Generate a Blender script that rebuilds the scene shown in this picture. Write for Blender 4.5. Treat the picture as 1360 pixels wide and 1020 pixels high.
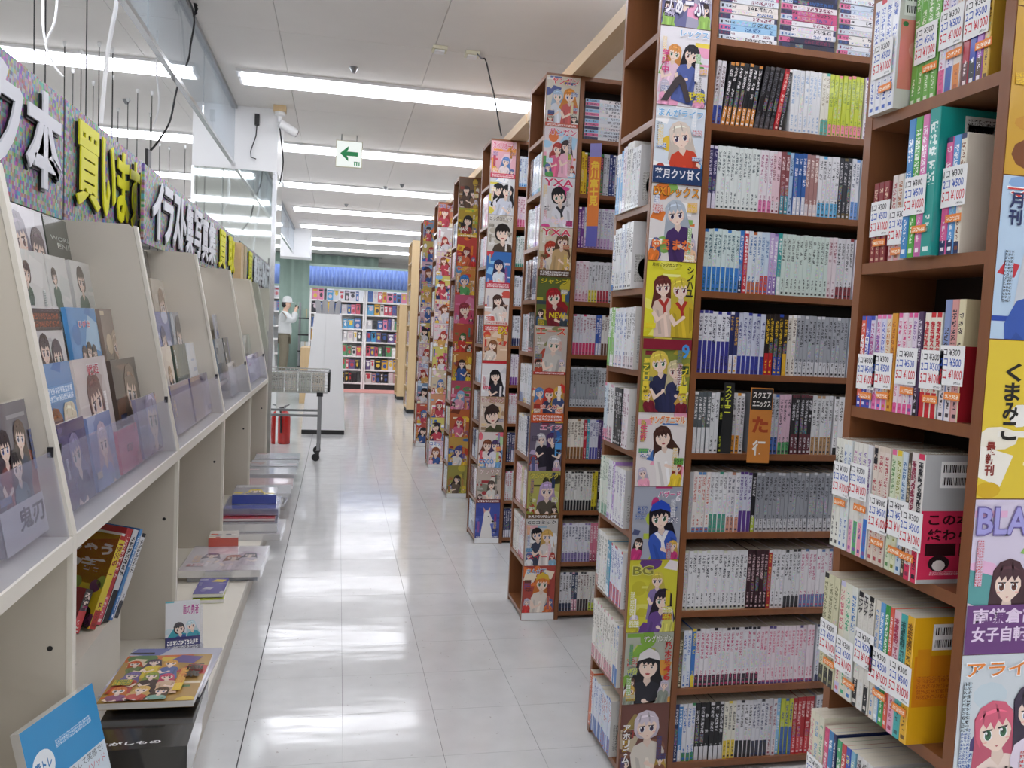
import bpy, math, random
from mathutils import Matrix, Vector
import numpy as np
for _o in list(bpy.data.objects): bpy.data.objects.remove(_o, do_unlink=True)
SC = bpy.context.scene
COL = SC.collection
R = math.radians
# ------------------------------------------------------------------ camera
F_PX, YAW, PITCH, ROLL, CAM_H = 1087.22, .211361, .0674201, .046246, 1.30
def cam_axes():
    cy, sy, cp, sp = math.cos(YAW), math.sin(YAW), math.cos(PITCH), math.sin(PITCH)
    f = Vector((sy*cp, cy*cp, -sp)); r = Vector((cy, -sy, 0)); u = r.cross(f)
    c, s = math.cos(ROLL), math.sin(ROLL)
    return f, c*r+s*u, -s*r+c*u
AF, AR, AU = cam_axes()
def U(px, py, ax, val):
    """photo pixel (1360x1020) met with the plane axis=val"""
    d = AF + AR*((px-680)/F_PX) + AU*((510-py)/F_PX)
    o = Vector((0, 0, CAM_H)); i = 'xyz'.index(ax)
    return o + d*((val-o[i])/d[i])
cd = bpy.data.cameras.new('camera'); cam = bpy.data.objects.new('camera', cd); COL.objects.link(cam)
cd.sensor_fit = 'HORIZONTAL'; cd.sensor_width = 36; cd.lens = F_PX*36/1360; cd.clip_start = .02; cd.clip_end = 100
cam.matrix_world = Matrix(((AR.x, AU.x, -AF.x, 0), (AR.y, AU.y, -AF.y, 0), (AR.z, AU.z, -AF.z, CAM_H), (0, 0, 0, 1)))
SC.camera = cam
# ------------------------------------------------------------------ world, exposure
w = bpy.data.worlds.new('world'); SC.world = w; w.use_nodes = True
w.node_tree.nodes['Background'].inputs[0].default_value = (.75, .8, .9, 1)
w.node_tree.nodes['Background'].inputs[1].default_value = .05
SC.view_settings.view_transform = 'Standard'; SC.view_settings.look = 'None'
SC.view_settings.gamma = 1; SC.view_settings.exposure = 0.0
LAMP = 13.0          # emission of the fluorescent strips
CEIL = 3.05
# ------------------------------------------------------------------ colour + material helpers
def lin(c):
    c = c/255
    return c/12.92 if c <= .04045 else ((c+.055)/1.055)**2.4
def hx(s):
    return (lin(int(s[0:2], 16)), lin(int(s[2:4], 16)), lin(int(s[4:6], 16)), 1)
class NT:
    def __init__(s, name):
        s.m = bpy.data.materials.new(name); s.m.use_nodes = True
        s.t = s.m.node_tree; s.t.nodes.clear()
        s.out = s.t.nodes.new('ShaderNodeOutputMaterial')
    def n(s, typ, **kw):
        nd = s.t.nodes.new(typ)
        for k, v in kw.items(): setattr(nd, k, v)
        return nd
    def l(s, a, b): s.t.links.new(a, b)
    def setin(s, sock, v):
        if hasattr(v, 'is_output'): s.l(v, sock)
        else: sock.default_value = v
    def math(s, op, a, b=None, c=None):
        nd = s.n('ShaderNodeMath', operation=op)
        for i, v in enumerate((a, b, c)):
            if v is not None: s.setin(nd.inputs[i], v)
        return nd.outputs[0]
    def mix(s, f, a, b):
        nd = s.n('ShaderNodeMix', data_type='RGBA')
        s.setin(nd.inputs[0], f); s.setin(nd.inputs[6], a); s.setin(nd.inputs[7], b)
        return nd.outputs[2]
    def attr(s, name):
        nd = s.n('ShaderNodeAttribute', attribute_type='GEOMETRY', attribute_name=name)
        return nd
    def noise(s, scale, detail=3, vec=None, rough=.5):
        nd = s.n('ShaderNodeTexNoise'); nd.inputs['Scale'].default_value = scale
        nd.inputs['Detail'].default_value = detail; nd.inputs['Roughness'].default_value = rough
        if vec is not None: s.l(vec, nd.inputs['Vector'])
        return nd
    def white(s, x, y, z=0.0):
        c = s.n('ShaderNodeCombineXYZ')
        for i, v in enumerate((x, y, z)): s.setin(c.inputs[i], v)
        nd = s.n('ShaderNodeTexWhiteNoise', noise_dimensions='3D'); s.l(c.outputs[0], nd.inputs[0])
        return nd
    def bsdf(s, col, rough=.5, coat=0.0, metal=0.0, bump=None, bstr=.1, bdist=.01, spec=.5):
        p = s.n('ShaderNodeBsdfPrincipled')
        s.setin(p.inputs['Base Color'], col); s.setin(p.inputs['Roughness'], rough)
        s.setin(p.inputs['Metallic'], metal); p.inputs['Coat Weight'].default_value = coat
        p.inputs['Coat Roughness'].default_value = .08; p.inputs['Specular IOR Level'].default_value = spec
        if bump is not None:
            b = s.n('ShaderNodeBump'); b.inputs['Strength'].default_value = bstr; b.inputs['Distance'].default_value = bdist
            s.l(bump, b.inputs['Height']); s.l(b.outputs[0], p.inputs['Normal'])
        s.l(p.outputs[0], s.out.inputs[0]); return p
def plain(name, col, rough=.5, var=.06, scale=12, metal=0, coat=0, bump=0):
    t = NT(name); tc = t.n('ShaderNodeTexCoord'); nz = t.noise(scale, 4, tc.outputs['Object'])
    c = hx(col); d = tuple(x*(1-var) for x in c[:3])+(1,); e = tuple(min(1, x*(1+var)) for x in c[:3])+(1,)
    t.bsdf(t.mix(nz.outputs[0], d, e), rough, coat, metal, nz.outputs[0] if bump else None, bump)
    return t.m
def emit(name, col, st):
    t = NT(name); e = t.n('ShaderNodeEmission'); e.inputs[0].default_value = hx(col); e.inputs[1].default_value = st
    t.l(e.outputs[0], t.out.inputs[0]); return t.m
def sheet(name, col, clear, rough=.08, diff=.5):
    """clear plastic / glass sheet: mostly see-through, a little milky and glossy"""
    t = NT(name); tr = t.n('ShaderNodeBsdfTransparent'); tr.inputs[0].default_value = (.97, .98, 1, 1)
    d = t.n('ShaderNodeBsdfDiffuse'); d.inputs[0].default_value = hx(col)
    g = t.n('ShaderNodeBsdfGlossy'); g.inputs[0].default_value = (1, 1, 1, 1); g.inputs[1].default_value = rough
    m1 = t.n('ShaderNodeMixShader'); m1.inputs[0].default_value = 1-diff; t.l(d.outputs[0], m1.inputs[1]); t.l(g.outputs[0], m1.inputs[2])
    m2 = t.n('ShaderNodeMixShader'); m2.inputs[0].default_value = clear; t.l(m1.outputs[0], m2.inputs[1]); t.l(tr.outputs[0], m2.inputs[2])
    t.l(m2.outputs[0], t.out.inputs[0]); return t.m
def m_print(name, rough=.38, coat=.25):
    t = NT(name); t.bsdf(t.attr('col').outputs['Color'], rough, coat); return t.m
def m_spine():
    t = NT('book_spine_print')
    uv = t.n('ShaderNodeUVMap', uv_map='UVMap'); sp = t.n('ShaderNodeSeparateXYZ'); t.l(uv.outputs[0], sp.inputs[0])
    u, v = sp.outputs[0], sp.outputs[1]
    col, c2, c3, pr = (t.attr(n) for n in ('col', 'ctwo', 'cthree', 'prm'))
    ps = t.n('ShaderNodeSeparateColor'); t.l(pr.outputs['Color'], ps.inputs[0])
    seed, bandf, asp = ps.outputs[0], ps.outputs[1], ps.outputs[2]; M = t.math
    gy = M('MULTIPLY', v, M('DIVIDE', asp, .82))
    cu = M('FLOOR', M('MULTIPLY', u, 7)); cv = M('FLOOR', M('MULTIPLY', gy, 7))
    wn = t.white(cu, cv, M('MULTIPLY', seed, 91.7))
    ink = M('GREATER_THAN', wn.outputs[0], .47)
    gap = M('LESS_THAN', M('FRACT', gy), .84)
    cell = M('GREATER_THAN', t.white(M('FLOOR', gy), M('MULTIPLY', seed, 37.1)).outputs[0], .1)
    au = M('ABSOLUTE', M('SUBTRACT', u, .5))
    def rng(x, a, b): return M('MULTIPLY', M('GREATER_THAN', x, a), M('LESS_THAN', x, b))
    t0 = M('ADD', .45, M('MULTIPLY', M('FRACT', M('MULTIPLY', seed, 7.31)), .2))
    title = M('MULTIPLY', M('LESS_THAN', au, .36), M('MULTIPLY', M('GREATER_THAN', v, t0), M('LESS_THAN', v, .92)))
    auth = M('MULTIPLY', M('LESS_THAN', au, .22), rng(v, .1, .28))
    logo = M('MULTIPLY', M('LESS_THAN', au, .3), rng(v, .03, .062))
    tmask = M('MULTIPLY', M('MULTIPLY', M('MAXIMUM', title, auth), ink), M('MULTIPLY', gap, cell))
    mask = M('MAXIMUM', tmask, logo)
    pic = M('MULTIPLY', M('MULTIPLY', rng(v, .3, M('SUBTRACT', t0, .02)), M('LESS_THAN', au, .42)), M('GREATER_THAN', M('FRACT', M('MULTIPLY', seed, 3.77)), .45))
    pn = t.white(M('FLOOR', M('MULTIPLY', u, 4)), M('FLOOR', M('MULTIPLY', gy, 3)), M('MULTIPLY', seed, 11))
    base = t.mix(M('MULTIPLY', pic, .3), col.outputs['Color'], pn.outputs[1])
    base = t.mix(M('LESS_THAN', v, bandf), base, c3.outputs['Color'])
    base = t.mix(M('MULTIPLY', M('GREATER_THAN', v, .955), M('GREATER_THAN', M('FRACT', M('MULTIPLY', seed, 5.3)), .6)), base, c3.outputs['Color'])
    t.bsdf(t.mix(mask, base, c2.outputs['Color']), .35, .3)
    return t.m
def m_glyph():
    t = NT('small_print')
    uv = t.n('ShaderNodeUVMap', uv_map='UVMap'); sp = t.n('ShaderNodeSeparateXYZ'); t.l(uv.outputs[0], sp.inputs[0])
    u, v = sp.outputs[0], sp.outputs[1]; M = t.math
    wn = t.white(M('FLOOR', M('MULTIPLY', u, 7)), M('FLOOR', M('MULTIPLY', v, 7)), 3.3)
    ink = M('GREATER_THAN', wn.outputs[0], .48)
    gap = M('MULTIPLY', M('LESS_THAN', M('FRACT', v), .8), M('LESS_THAN', M('FRACT', u), .86))
    t.bsdf(t.mix(M('MULTIPLY', ink, gap), t.attr('col').outputs['Color'], t.attr('ctwo').outputs['Color']), .4, .2)
    return t.m
def m_mosaic():
    t = NT('mosaic_print'); tc = t.n('ShaderNodeTexCoord'); sp = t.n('ShaderNodeSeparateXYZ'); t.l(tc.outputs['Object'], sp.inputs[0])
    M = t.math; fl = lambda s, k: M('FLOOR', M('DIVIDE', s, k))
    wn = t.white(fl(sp.outputs[1], .012), fl(sp.outputs[2], .012), 1.5)
    big = t.noise(22, 3, tc.outputs['Object'])
    h = t.n('ShaderNodeHueSaturation'); h.inputs['Saturation'].default_value = 1.15; h.inputs['Value'].default_value = .62
    t.l(t.mix(.2, wn.outputs[1], big.outputs[1]), h.inputs['Color'])
    t.bsdf(t.mix(.15, h.outputs[0], hx('59657a')), .45); return t.m
def m_floor():
    t = NT('floor_tile_vinyl'); tc = t.n('ShaderNodeTexCoord'); oi = t.n('ShaderNodeNewGeometry')
    nz = t.noise(9, 5, oi.outputs['Position']); n2 = t.noise(3.2, 2, oi.outputs['Position']); n3 = t.noise(60, 2, oi.outputs['Position'])
    c = t.mix(nz.outputs[0], hx('c6c7c6'), hx('dcdddc'))
    c = t.mix(t.math('GREATER_THAN', n3.outputs[0], .72), c, hx('b4b2ae'))
    rg = t.math('ADD', .06, t.math('MULTIPLY', n2.outputs[0], .10))
    mp = t.n('ShaderNodeMapping'); mp.inputs['Scale'].default_value = (2.5, 7, 1); t.l(oi.outputs['Position'], mp.inputs[0])
    bw = t.noise(1, 2, mp.outputs[0])
    t.bsdf(c, rg, .0, 0, bw.outputs[0], .10, .012, spec=.75); return t.m
def m_wood(name, a, b, rough=.4, axis=2, sc=30):
    t = NT(name); tc = t.n('ShaderNodeTexCoord'); mp = t.n('ShaderNodeMapping')
    s = [sc, sc, sc]; s[axis] = 1.6; mp.inputs['Scale'].default_value = s
    t.l(tc.outputs['Object'], mp.inputs[0]); nz = t.noise(1, 5, mp.outputs[0], .6)
    t.bsdf(t.mix(nz.outputs[0], hx(a), hx(b)), rough, .1, 0, nz.outputs[0], .06, .004); return t.m
MAT = {}
MAT['print'] = m_print('cover_print'); MAT['matte_print'] = m_print('card_print', .6, 0); MAT['gloss_print'] = m_print('wrapped_print', .22, .8)
MAT['spine'] = m_spine(); MAT['glyph'] = m_glyph(); MAT['mosaic'] = m_mosaic(); MAT['floor'] = m_floor()
MAT['brown'] = m_wood('brown_veneer', '74452c', '946039', .38); MAT['pine'] = m_wood('pale_pine', 'cfae82', 'e0c59c', .55, 1)
MAT['shaded_back'] = m_wood('shaded_brown_backing', '1c110d', '261712', .7)  # brown back panels, with the shade behind the books put into their colour
MAT['birch'] = m_wood('birch_board', 'c9ab7e', 'd9c096', .5)
MAT['beige'] = plain('beige_melamine', 'cfc8ba', .42, .025, 6); MAT['edge'] = plain('pale_edge_band', 'e2ddd0', .4, .03)
MAT['ceil'] = plain('ceiling_board', 'efece7', .85, .03, 5, bump=.03); MAT['white'] = plain('white_paint', 'f3f4f4', .45, .03, 5)
MAT['wall'] = plain('wall_paint', 'd6d4cf', .7, .03, 2); MAT['steel'] = plain('grey_steel', '9a9c9e', .3, .05, 20, .8); MAT['chrome'] = plain('chrome_trim', 'd0d2d4', .18, .02, 20, .95)
MAT['black'] = plain('black_plastic', '1b1b1d', .45, .1); MAT['rubber'] = plain('dark_rubber', '2a2a2b', .7, .1)
MAT['lamp'] = emit('fluorescent_light', 'f6f7ff', LAMP); MAT['acrylic'] = sheet('clear_acrylic', 'b4b6cc', .74, .1, .6)
MAT['glass'] = sheet('smoke_barrier_glass', '9fb0b8', .68, .03, .55); MAT['red'] = plain('red_enamel', 'c3201c', .25, .05, 6, 0, .5)
MAT['filmy'] = sheet('shrink_wrap', 'ffffff', .72, .12, .25); MAT['grey'] = plain('grey_board', 'a9a9ac', .5, .04)
t = NT('mirror_panel'); t.bsdf((.80, .86, .84, 1), .03, 0, 1.0); MAT['mirror'] = t.m
MAT['blue'] = plain('blue_curtain_cloth', '8ca8e6', .8, .12, 14); MAT['pink'] = plain('pink_mat', 'd99a92', .8, .08); MAT['skin'] = plain('skin', 'e2bda4', .5, .04)
MAT['jacket'] = plain('white_jacket_cloth', 'd9dcdb', .8, .06, 20); MAT['trousers'] = plain('khaki_cloth', '7f7866', .85, .08, 20); MAT['greenish'] = plain('teal_cloth', '9db3a8', .8, .1, 4)
MAT['wire'] = plain('bright_wire', 'd2d4d0', .3, .03, 20, .35)
MAT['cream'] = plain('cream_plastic', 'e3dfc6', .5, .05)
# ------------------------------------------------------------------ mesh builder
EPS = .00005
class MB:
    def __init__(s): s.V = []; s.F = []; s.M = []; s.UV = []; s.A = ([], [], [], [])
    def face(s, pts, m=0, col=(.8, .8, .8, 1), uv=None, c2=(0, 0, 0, 1), c3=(0, 0, 0, 1), pr=(0, 0, 0, 1)):
        b = len(s.V); s.V += [tuple(p) for p in pts]; n = len(pts); s.F.append(tuple(range(b, b+n))); s.M.append(m)
        s.UV += uv if uv else [(0, 0)]*n
        for k, c in enumerate((col, c2, c3, pr)): s.A[k].append(c)
    def idx(s, verts, faces, m=0, col=(.8, .8, .8, 1)):
        b = len(s.V); s.V += verts
        for f in faces:
            s.F.append(tuple(i+b for i in f)); s.M.append(m); s.UV += [(0, 0)]*len(f)
            for k, c in enumerate((col, (0, 0, 0, 1), (0, 0, 0, 1), (0, 0, 0, 1))): s.A[k].append(c)
    def box(s, x0, x1, y0, y1, z0, z1, m=0, col=(.8, .8, .8, 1), X=None):
        v = [(x, y, z) for z in (z0, z1) for y in (y0, y1) for x in (x0, x1)]
        if X is not None: v = [tuple(X @ Vector(p)) for p in v]
        s.idx(v, [(0, 2, 3, 1), (4, 5, 7, 6), (0, 1, 5, 4), (2, 6, 7, 3), (0, 4, 6, 2), (1, 3, 7, 5)], m, col)
    def prism(s, poly, a0, a1, axis='y', m=0, col=(.8, .8, .8, 1)):
        n = len(poly)
        def P(q, a): return {'y': (q[0], a, q[1]), 'x': (a, q[0], q[1]), 'z': (q[0], q[1], a)}[axis]
        v = [P(q, a0) for q in poly]+[P(q, a1) for q in poly]
        f = [tuple(range(n)), tuple(range(2*n-1, n-1, -1))]+[(i, i+n, (i+1) % n+n, (i+1) % n) for i in range(n)]
        s.idx(v, f, m, col)
    def tube(s, pts, r, n=8, m=0, col=(.8, .8, .8, 1), cap=True):
        pts = [Vector(p) for p in pts]; rr = r if isinstance(r, (list, tuple)) else [r]*len(pts); v = []
        for i, p in enumerate(pts):
            d = (pts[min(i+1, len(pts)-1)]-pts[max(i-1, 0)]).normalized()
            a = d.orthogonal().normalized() if abs(d.z) > .9 else d.cross(Vector((0, 0, 1))).normalized(); b = d.cross(a)
            v += [tuple(p+rr[i]*(math.cos(2*math.pi*k/n)*a+math.sin(2*math.pi*k/n)*b)) for k in range(n)]
        f = [(i*n+k, i*n+(k+1) % n, (i+1)*n+(k+1) % n, (i+1)*n+k) for i in range(len(pts)-1) for k in range(n)]
        if cap: f += [tuple(range(n-1, -1, -1)), tuple(range((len(pts)-1)*n, len(pts)*n))]
        s.idx(v, f, m, col)
    def lathe(s, prof, n=16, c=(0, 0, 0), m=0, col=(.8, .8, .8, 1)):
        v = [(c[0]+r*math.cos(2*math.pi*k/n), c[1]+r*math.sin(2*math.pi*k/n), c[2]+z) for r, z in prof for k in range(n)]
        f = [(i*n+k, i*n+(k+1) % n, (i+1)*n+(k+1) % n, (i+1)*n+k) for i in range(len(prof)-1) for k in range(n)]
        f += [tuple(range(n-1, -1, -1)), tuple(range((len(prof)-1)*n, len(prof)*n))]
        s.idx(v, f, m, col)
    def build(s, name, mats, parent=None, mw=None, smooth=False):
        me = bpy.data.meshes.new(name); me.from_pydata(s.V, [], s.F)
        mats = mats if isinstance(mats, (list, tuple)) else [mats]
        for m in mats: me.materials.append(MAT[m])
        if len(mats) > 1: me.polygons.foreach_set('material_index', s.M)
        if any(k in ('print', 'matte_print', 'gloss_print', 'spine', 'glyph') for k in mats):
            l = me.uv_layers.new(name='UVMap'); l.data.foreach_set('uv', [x for q in s.UV for x in q])
            for nm, arr in zip(('col', 'ctwo', 'cthree', 'prm'), s.A):
                if nm != 'col' and not ('spine' in mats or 'glyph' in mats): continue
                a = me.attributes.new(nm, 'FLOAT_COLOR', 'FACE'); a.data.foreach_set('color', [x for q in arr for x in q])
        if smooth: me.polygons.foreach_set('use_smooth', [True]*len(s.F))
        o = bpy.data.objects.new(name, me); COL.objects.link(o)
        if mw is not None: o.matrix_world = mw
        if parent is not None: o.parent = parent
        return o
def tag(o, label=None, cat=None, group=None, kind=None):
    if label: o['label'] = label
    if cat: o['category'] = cat
    if group: o['group'] = group
    if kind: o['kind'] = kind
    return o
def thing(name, label, cat, loc=(0, 0, 0), group=None, kind=None, rz=0):
    o = bpy.data.objects.new(name, None); o.empty_display_size = .05; o.location = loc; o.rotation_euler = (0, 0, rz); COL.objects.link(o)
    return tag(o, label, cat, group, kind)
def boxobj(name, b, mat, parent=None):
    mb = MB(); mb.box(*b); return mb.build(name, mat, parent)
def T(x, y, z): return Matrix.Translation((x, y, z))
def RX(a): return Matrix.Rotation(R(a), 4, 'X')
def RY(a): return Matrix.Rotation(R(a), 4, 'Y')
def RZ(a): return Matrix.Rotation(R(a), 4, 'Z')
ORD = ['zeroth', 'first', 'second', 'third', 'fourth', 'fifth', 'sixth', 'seventh', 'eighth', 'ninth', 'tenth', 'eleventh', 'twelfth']
def ordn(n): return ORD[n] if n < len(ORD) else str(n)+('th' if 10 < n % 100 < 14 else {1: 'st', 2: 'nd', 3: 'rd'}.get(n % 10, 'th'))
# ------------------------------------------------------------------ lettering
_fc = bpy.data.curves.new('lettering_source', 'FONT'); _fo = bpy.data.objects.new('lettering_source', _fc); COL.objects.link(_fo)
_tc = {}
def glyphs(s, bold=0.0, ext=0.0):
    k = (s, bold, ext)
    if k not in _tc:
        _fc.body = s; _fc.offset = bold; _fc.extrude = ext; _fc.resolution_u = 2; _fc.size = 1
        bpy.context.view_layer.update(); dg = bpy.context.evaluated_depsgraph_get(); e = _fo.evaluated_get(dg); me = e.to_mesh()
        V = [tuple(v.co) for v in me.vertices]; Fc = [tuple(p.vertices) for p in me.polygons]; e.to_mesh_clear()
        if V:
            xs = [v[0] for v in V]; ys = [v[1] for v in V]; bb = (min(xs), max(xs), min(ys), max(ys))
        else: bb = (0, 1, 0, 1)
        _tc[k] = (V, Fc, bb)
    return _tc[k]
class Page:
    """flat print laid up in thin layers: local x right, z up, towards -y"""
    def __init__(s, W, H, y0=0.0, mb=None, X=None):
        s.W, s.H, s.y = W, H, y0; s.mb = mb or MB(); s.X = X
    def up(s): s.y -= EPS
    def pt(s, u, v):
        p = (min(max(u, 0), s.W), s.y, min(max(v, 0), s.H))
        return tuple(s.X @ Vector(p)) if s.X else p
    def poly(s, pts, c): s.mb.face([s.pt(*p) for p in pts], 0, c)
    def rect(s, a, b, c, d, col): s.poly([(a, c), (b, c), (b, d), (a, d)], col)
    def ell(s, cx, cy, rx, ry, c, n=14, a0=0): s.poly([(cx+rx*math.cos(a0+2*math.pi*k/n), cy+ry*math.sin(a0+2*math.pi*k/n)) for k in range(n)], c)
    def small(s, a, b, c, d, paper, ink, gs):
        """block of unreadable small print, glyph size gs"""
        q = [s.pt(*p) for p in ((a, c), (b, c), (b, d), (a, d))]; o = random.random()*50//1
        s.mb.face(q, 1, paper, [(o, o), (o+(b-a)/gs, o), (o+(b-a)/gs, o+(d-c)/gs), (o, o+(d-c)/gs)], ink)
    def text(s, t, x, y, w=None, h=None, col=(0, 0, 0, 1), bold=.0, shear=0, clampit=True):
        V, Fc, bb = glyphs(t, bold); bw = max(bb[1]-bb[0], .01); bh = max(bb[3]-bb[2], .01)
        sx = w/bw if w else h/bh; sy = h/bh if h else sx
        if w is None: sx = sy
        P = [((a-bb[0])*sx+x, (b-bb[2])*sy+y) for a, b, _ in V]; P = [(a+shear*(b-y), b) for a, b in P]
        s.mb.idx([s.pt(*p) for p in P], Fc, 0, col)
    def vtext(s, t, x, ytop, size, col, bold=.02, pitch=1.05):
        for i, ch in enumerate(t): s.text(ch, x, ytop-size*(1+i*pitch), size, size, col, bold)
    def fig(s, cx, cy, h, hair, cloth, skin='f5dccb', long=True, photo=False, eye=None, trim=None, arms=True, rot=None):
        """an anonymous figure: head height h centred on cx, cy"""
        r = random.Random(int(cx*1e5)+int(cy*7e5)+len(hair)); HC, CC, SK = hx(hair), hx(cloth), hx(skin)
        dk = lambda c, k: tuple(min(1, x*k) for x in c[:3])+(1,)
        a = R(rot if rot is not None else r.uniform(-13, 13)); ca, sa = math.cos(a), math.sin(a)
        q = lambda L: [(cx+(x*ca-y*sa)*h, cy+(x*sa+y*ca)*h) for x, y in L]
        P = lambda L, c: s.poly(q(L), c)
        def E(x, y, rx, ry, c, n=9):
            X, Y = q([(x, y)])[0]; s.ell(X, Y, rx*h, ry*h, c, n)
        s.up()
        if long:
            w1, w2, l1 = r.uniform(.62, .95), r.uniform(.62, .95), r.uniform(1.1, 2.0)
            P([(-.5, .35), (-.3, .58), (0, .66), (.3, .58), (.5, .35), (.56, -.2), (w1, -l1*.6), (w1*.8, -l1), (.5, -l1*.7), (.36, -l1*.95), (.1, -.9), (-.36, -l1*.8), (-.5, -l1), (-w2, -l1*.7), (-.56, -.2)], dk(HC, .8))
        else: P([(-.5, .3), (-.32, .58), (0, .66), (.32, .58), (.5, .3), (.54, -.12), (.4, -.42), (.2, -.5), (-.2, -.5), (-.4, -.42), (-.54, -.12)], dk(HC, .8))
        s.up(); P([(-.2, -.62), (.2, -.62), (.56, -.76), (.72, -1.1), (.66, -1.7), (.85, -3), (-.85, -3), (-.66, -1.7), (-.72, -1.1), (-.56, -.76)], CC)
        s.up(); P([(-.12, -.4), (.12, -.4), (.17, -.66), (0, -.88), (-.17, -.66)], dk(SK, .86))
        P([(.42, -1.0), (.6, -1.15), (.5, -2.2), (.3, -2.4)], dk(CC, .72)); P([(-.5, -1.2), (-.36, -1.3), (-.3, -2.6), (-.5, -2.6)], dk(CC, .78)); P([(-.1, -1.3), (.05, -1.3), (.1, -2.8), (-.12, -2.8)], dk(CC, 1.25))
        s.up()
        if trim:
            P([(-.2, -.64), (0, -.9), (-.05, -1.2), (-.36, -.7)], hx(trim)); P([(.2, -.64), (0, -.9), (.05, -1.2), (.36, -.7)], hx(trim)); s.up(); P([(-.06, -.95), (.06, -.95), (.1, -1.55), (-.1, -1.55)], hx(trim)); s.up()
        if arms:
            m = r.choice((-1, 1)); P([(m*.62, -1.25), (m*.8, -1.4), (m*.55, -1.95), (-m*.05, -1.62), (-m*.02, -1.48), (m*.4, -1.68)], SK); s.up(); E(-m*.04, -1.52, .12, .1, SK)
        s.up(); P([(-.41, .25), (-.25, .45), (0, .5), (.25, .45), (.41, .25), (.42, -.08), (.33, -.3), (.1, -.5), (0, -.53), (-.1, -.5), (-.33, -.3), (-.42, -.08)], SK)
        s.up(); ic = hx(eye) if eye else hx(r.choice(['3c4c8c', '6c3c2c', '3c6c4c', '7c2c3c', '4c3c5c']))
        if photo:
            for m in (-1, 1): E(m*.17, -.03, .075, .035, hx('f4f0ec')); P([(m*.17-.1, .07), (m*.17+.1, .07), (m*.17+.08, .045), (m*.17-.08, .045)], hx('3a2a24'))
            s.up()
            for m in (-1, 1): E(m*.17, -.03, .04, .035, hx('241a16'), 7)
            P([(-.03, -.2), (.03, -.2), (0, -.12)], dk(SK, .8)); P([(-.12, -.3), (0, -.28), (.12, -.3), (.06, -.37), (-.06, -.37)], hx('b8504c'))
        else:
            for m in (-1, 1):
                E(m*.2, -.1, .115, .13, hx('fbfbfb')); P([(m*.2-.14, .03), (m*.2+.14, .03), (m*.2+.11, -.01), (m*.2-.11, -.01)], hx('2a2024'))
            P([(-.05, -.38), (.05, -.38), (0, -.42)], hx('b8605c')); s.up()
            for m in (-1, 1): E(m*.2, -.1, .085, .12, ic)
            s.up()
            for m in (-1, 1): E(m*.2, -.07, .05, .06, dk(ic, .35), 7)
            s.up()
            for m in (-1, 1): E(m*.2-.035, -.04, .03, .035, hx('ffffff'), 6)
            for m in (-1, 1): P([(m*.3-.06, -.24), (m*.3+.06, -.24), (m*.3+.05, -.27), (m*.3-.05, -.27)], hx('f0b4a8'))
        s.up(); k = [r.uniform(-.04, .05) for _ in range(6)]
        P([(-.44, -.34), (-.52, -.1), (-.5, .3), (-.32, .58), (0, .68), (.32, .58), (.5, .3), (.52, -.1), (.44, -.34), (.4, .05+k[0]), (.3, .2), (.2, .04+k[1]), (.1, .2), (-.03, .02+k[2]), (-.1, .2), (-.22, .05+k[3]), (-.3, .2), (-.4, .05+k[4])], HC)
        s.up(); P([(-.4, .3), (-.2, .46), (.1, .48), (.36, .34), (.12, .4), (-.16, .38)], dk(HC, 1.5)); P([(.1, .22), (.16, .22), (.12, .55), (.06, .6)], dk(HC, .7)); P([(-.32, .2), (-.27, .22), (-.2, .5), (-.26, .5)], dk(HC, .7))
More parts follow.
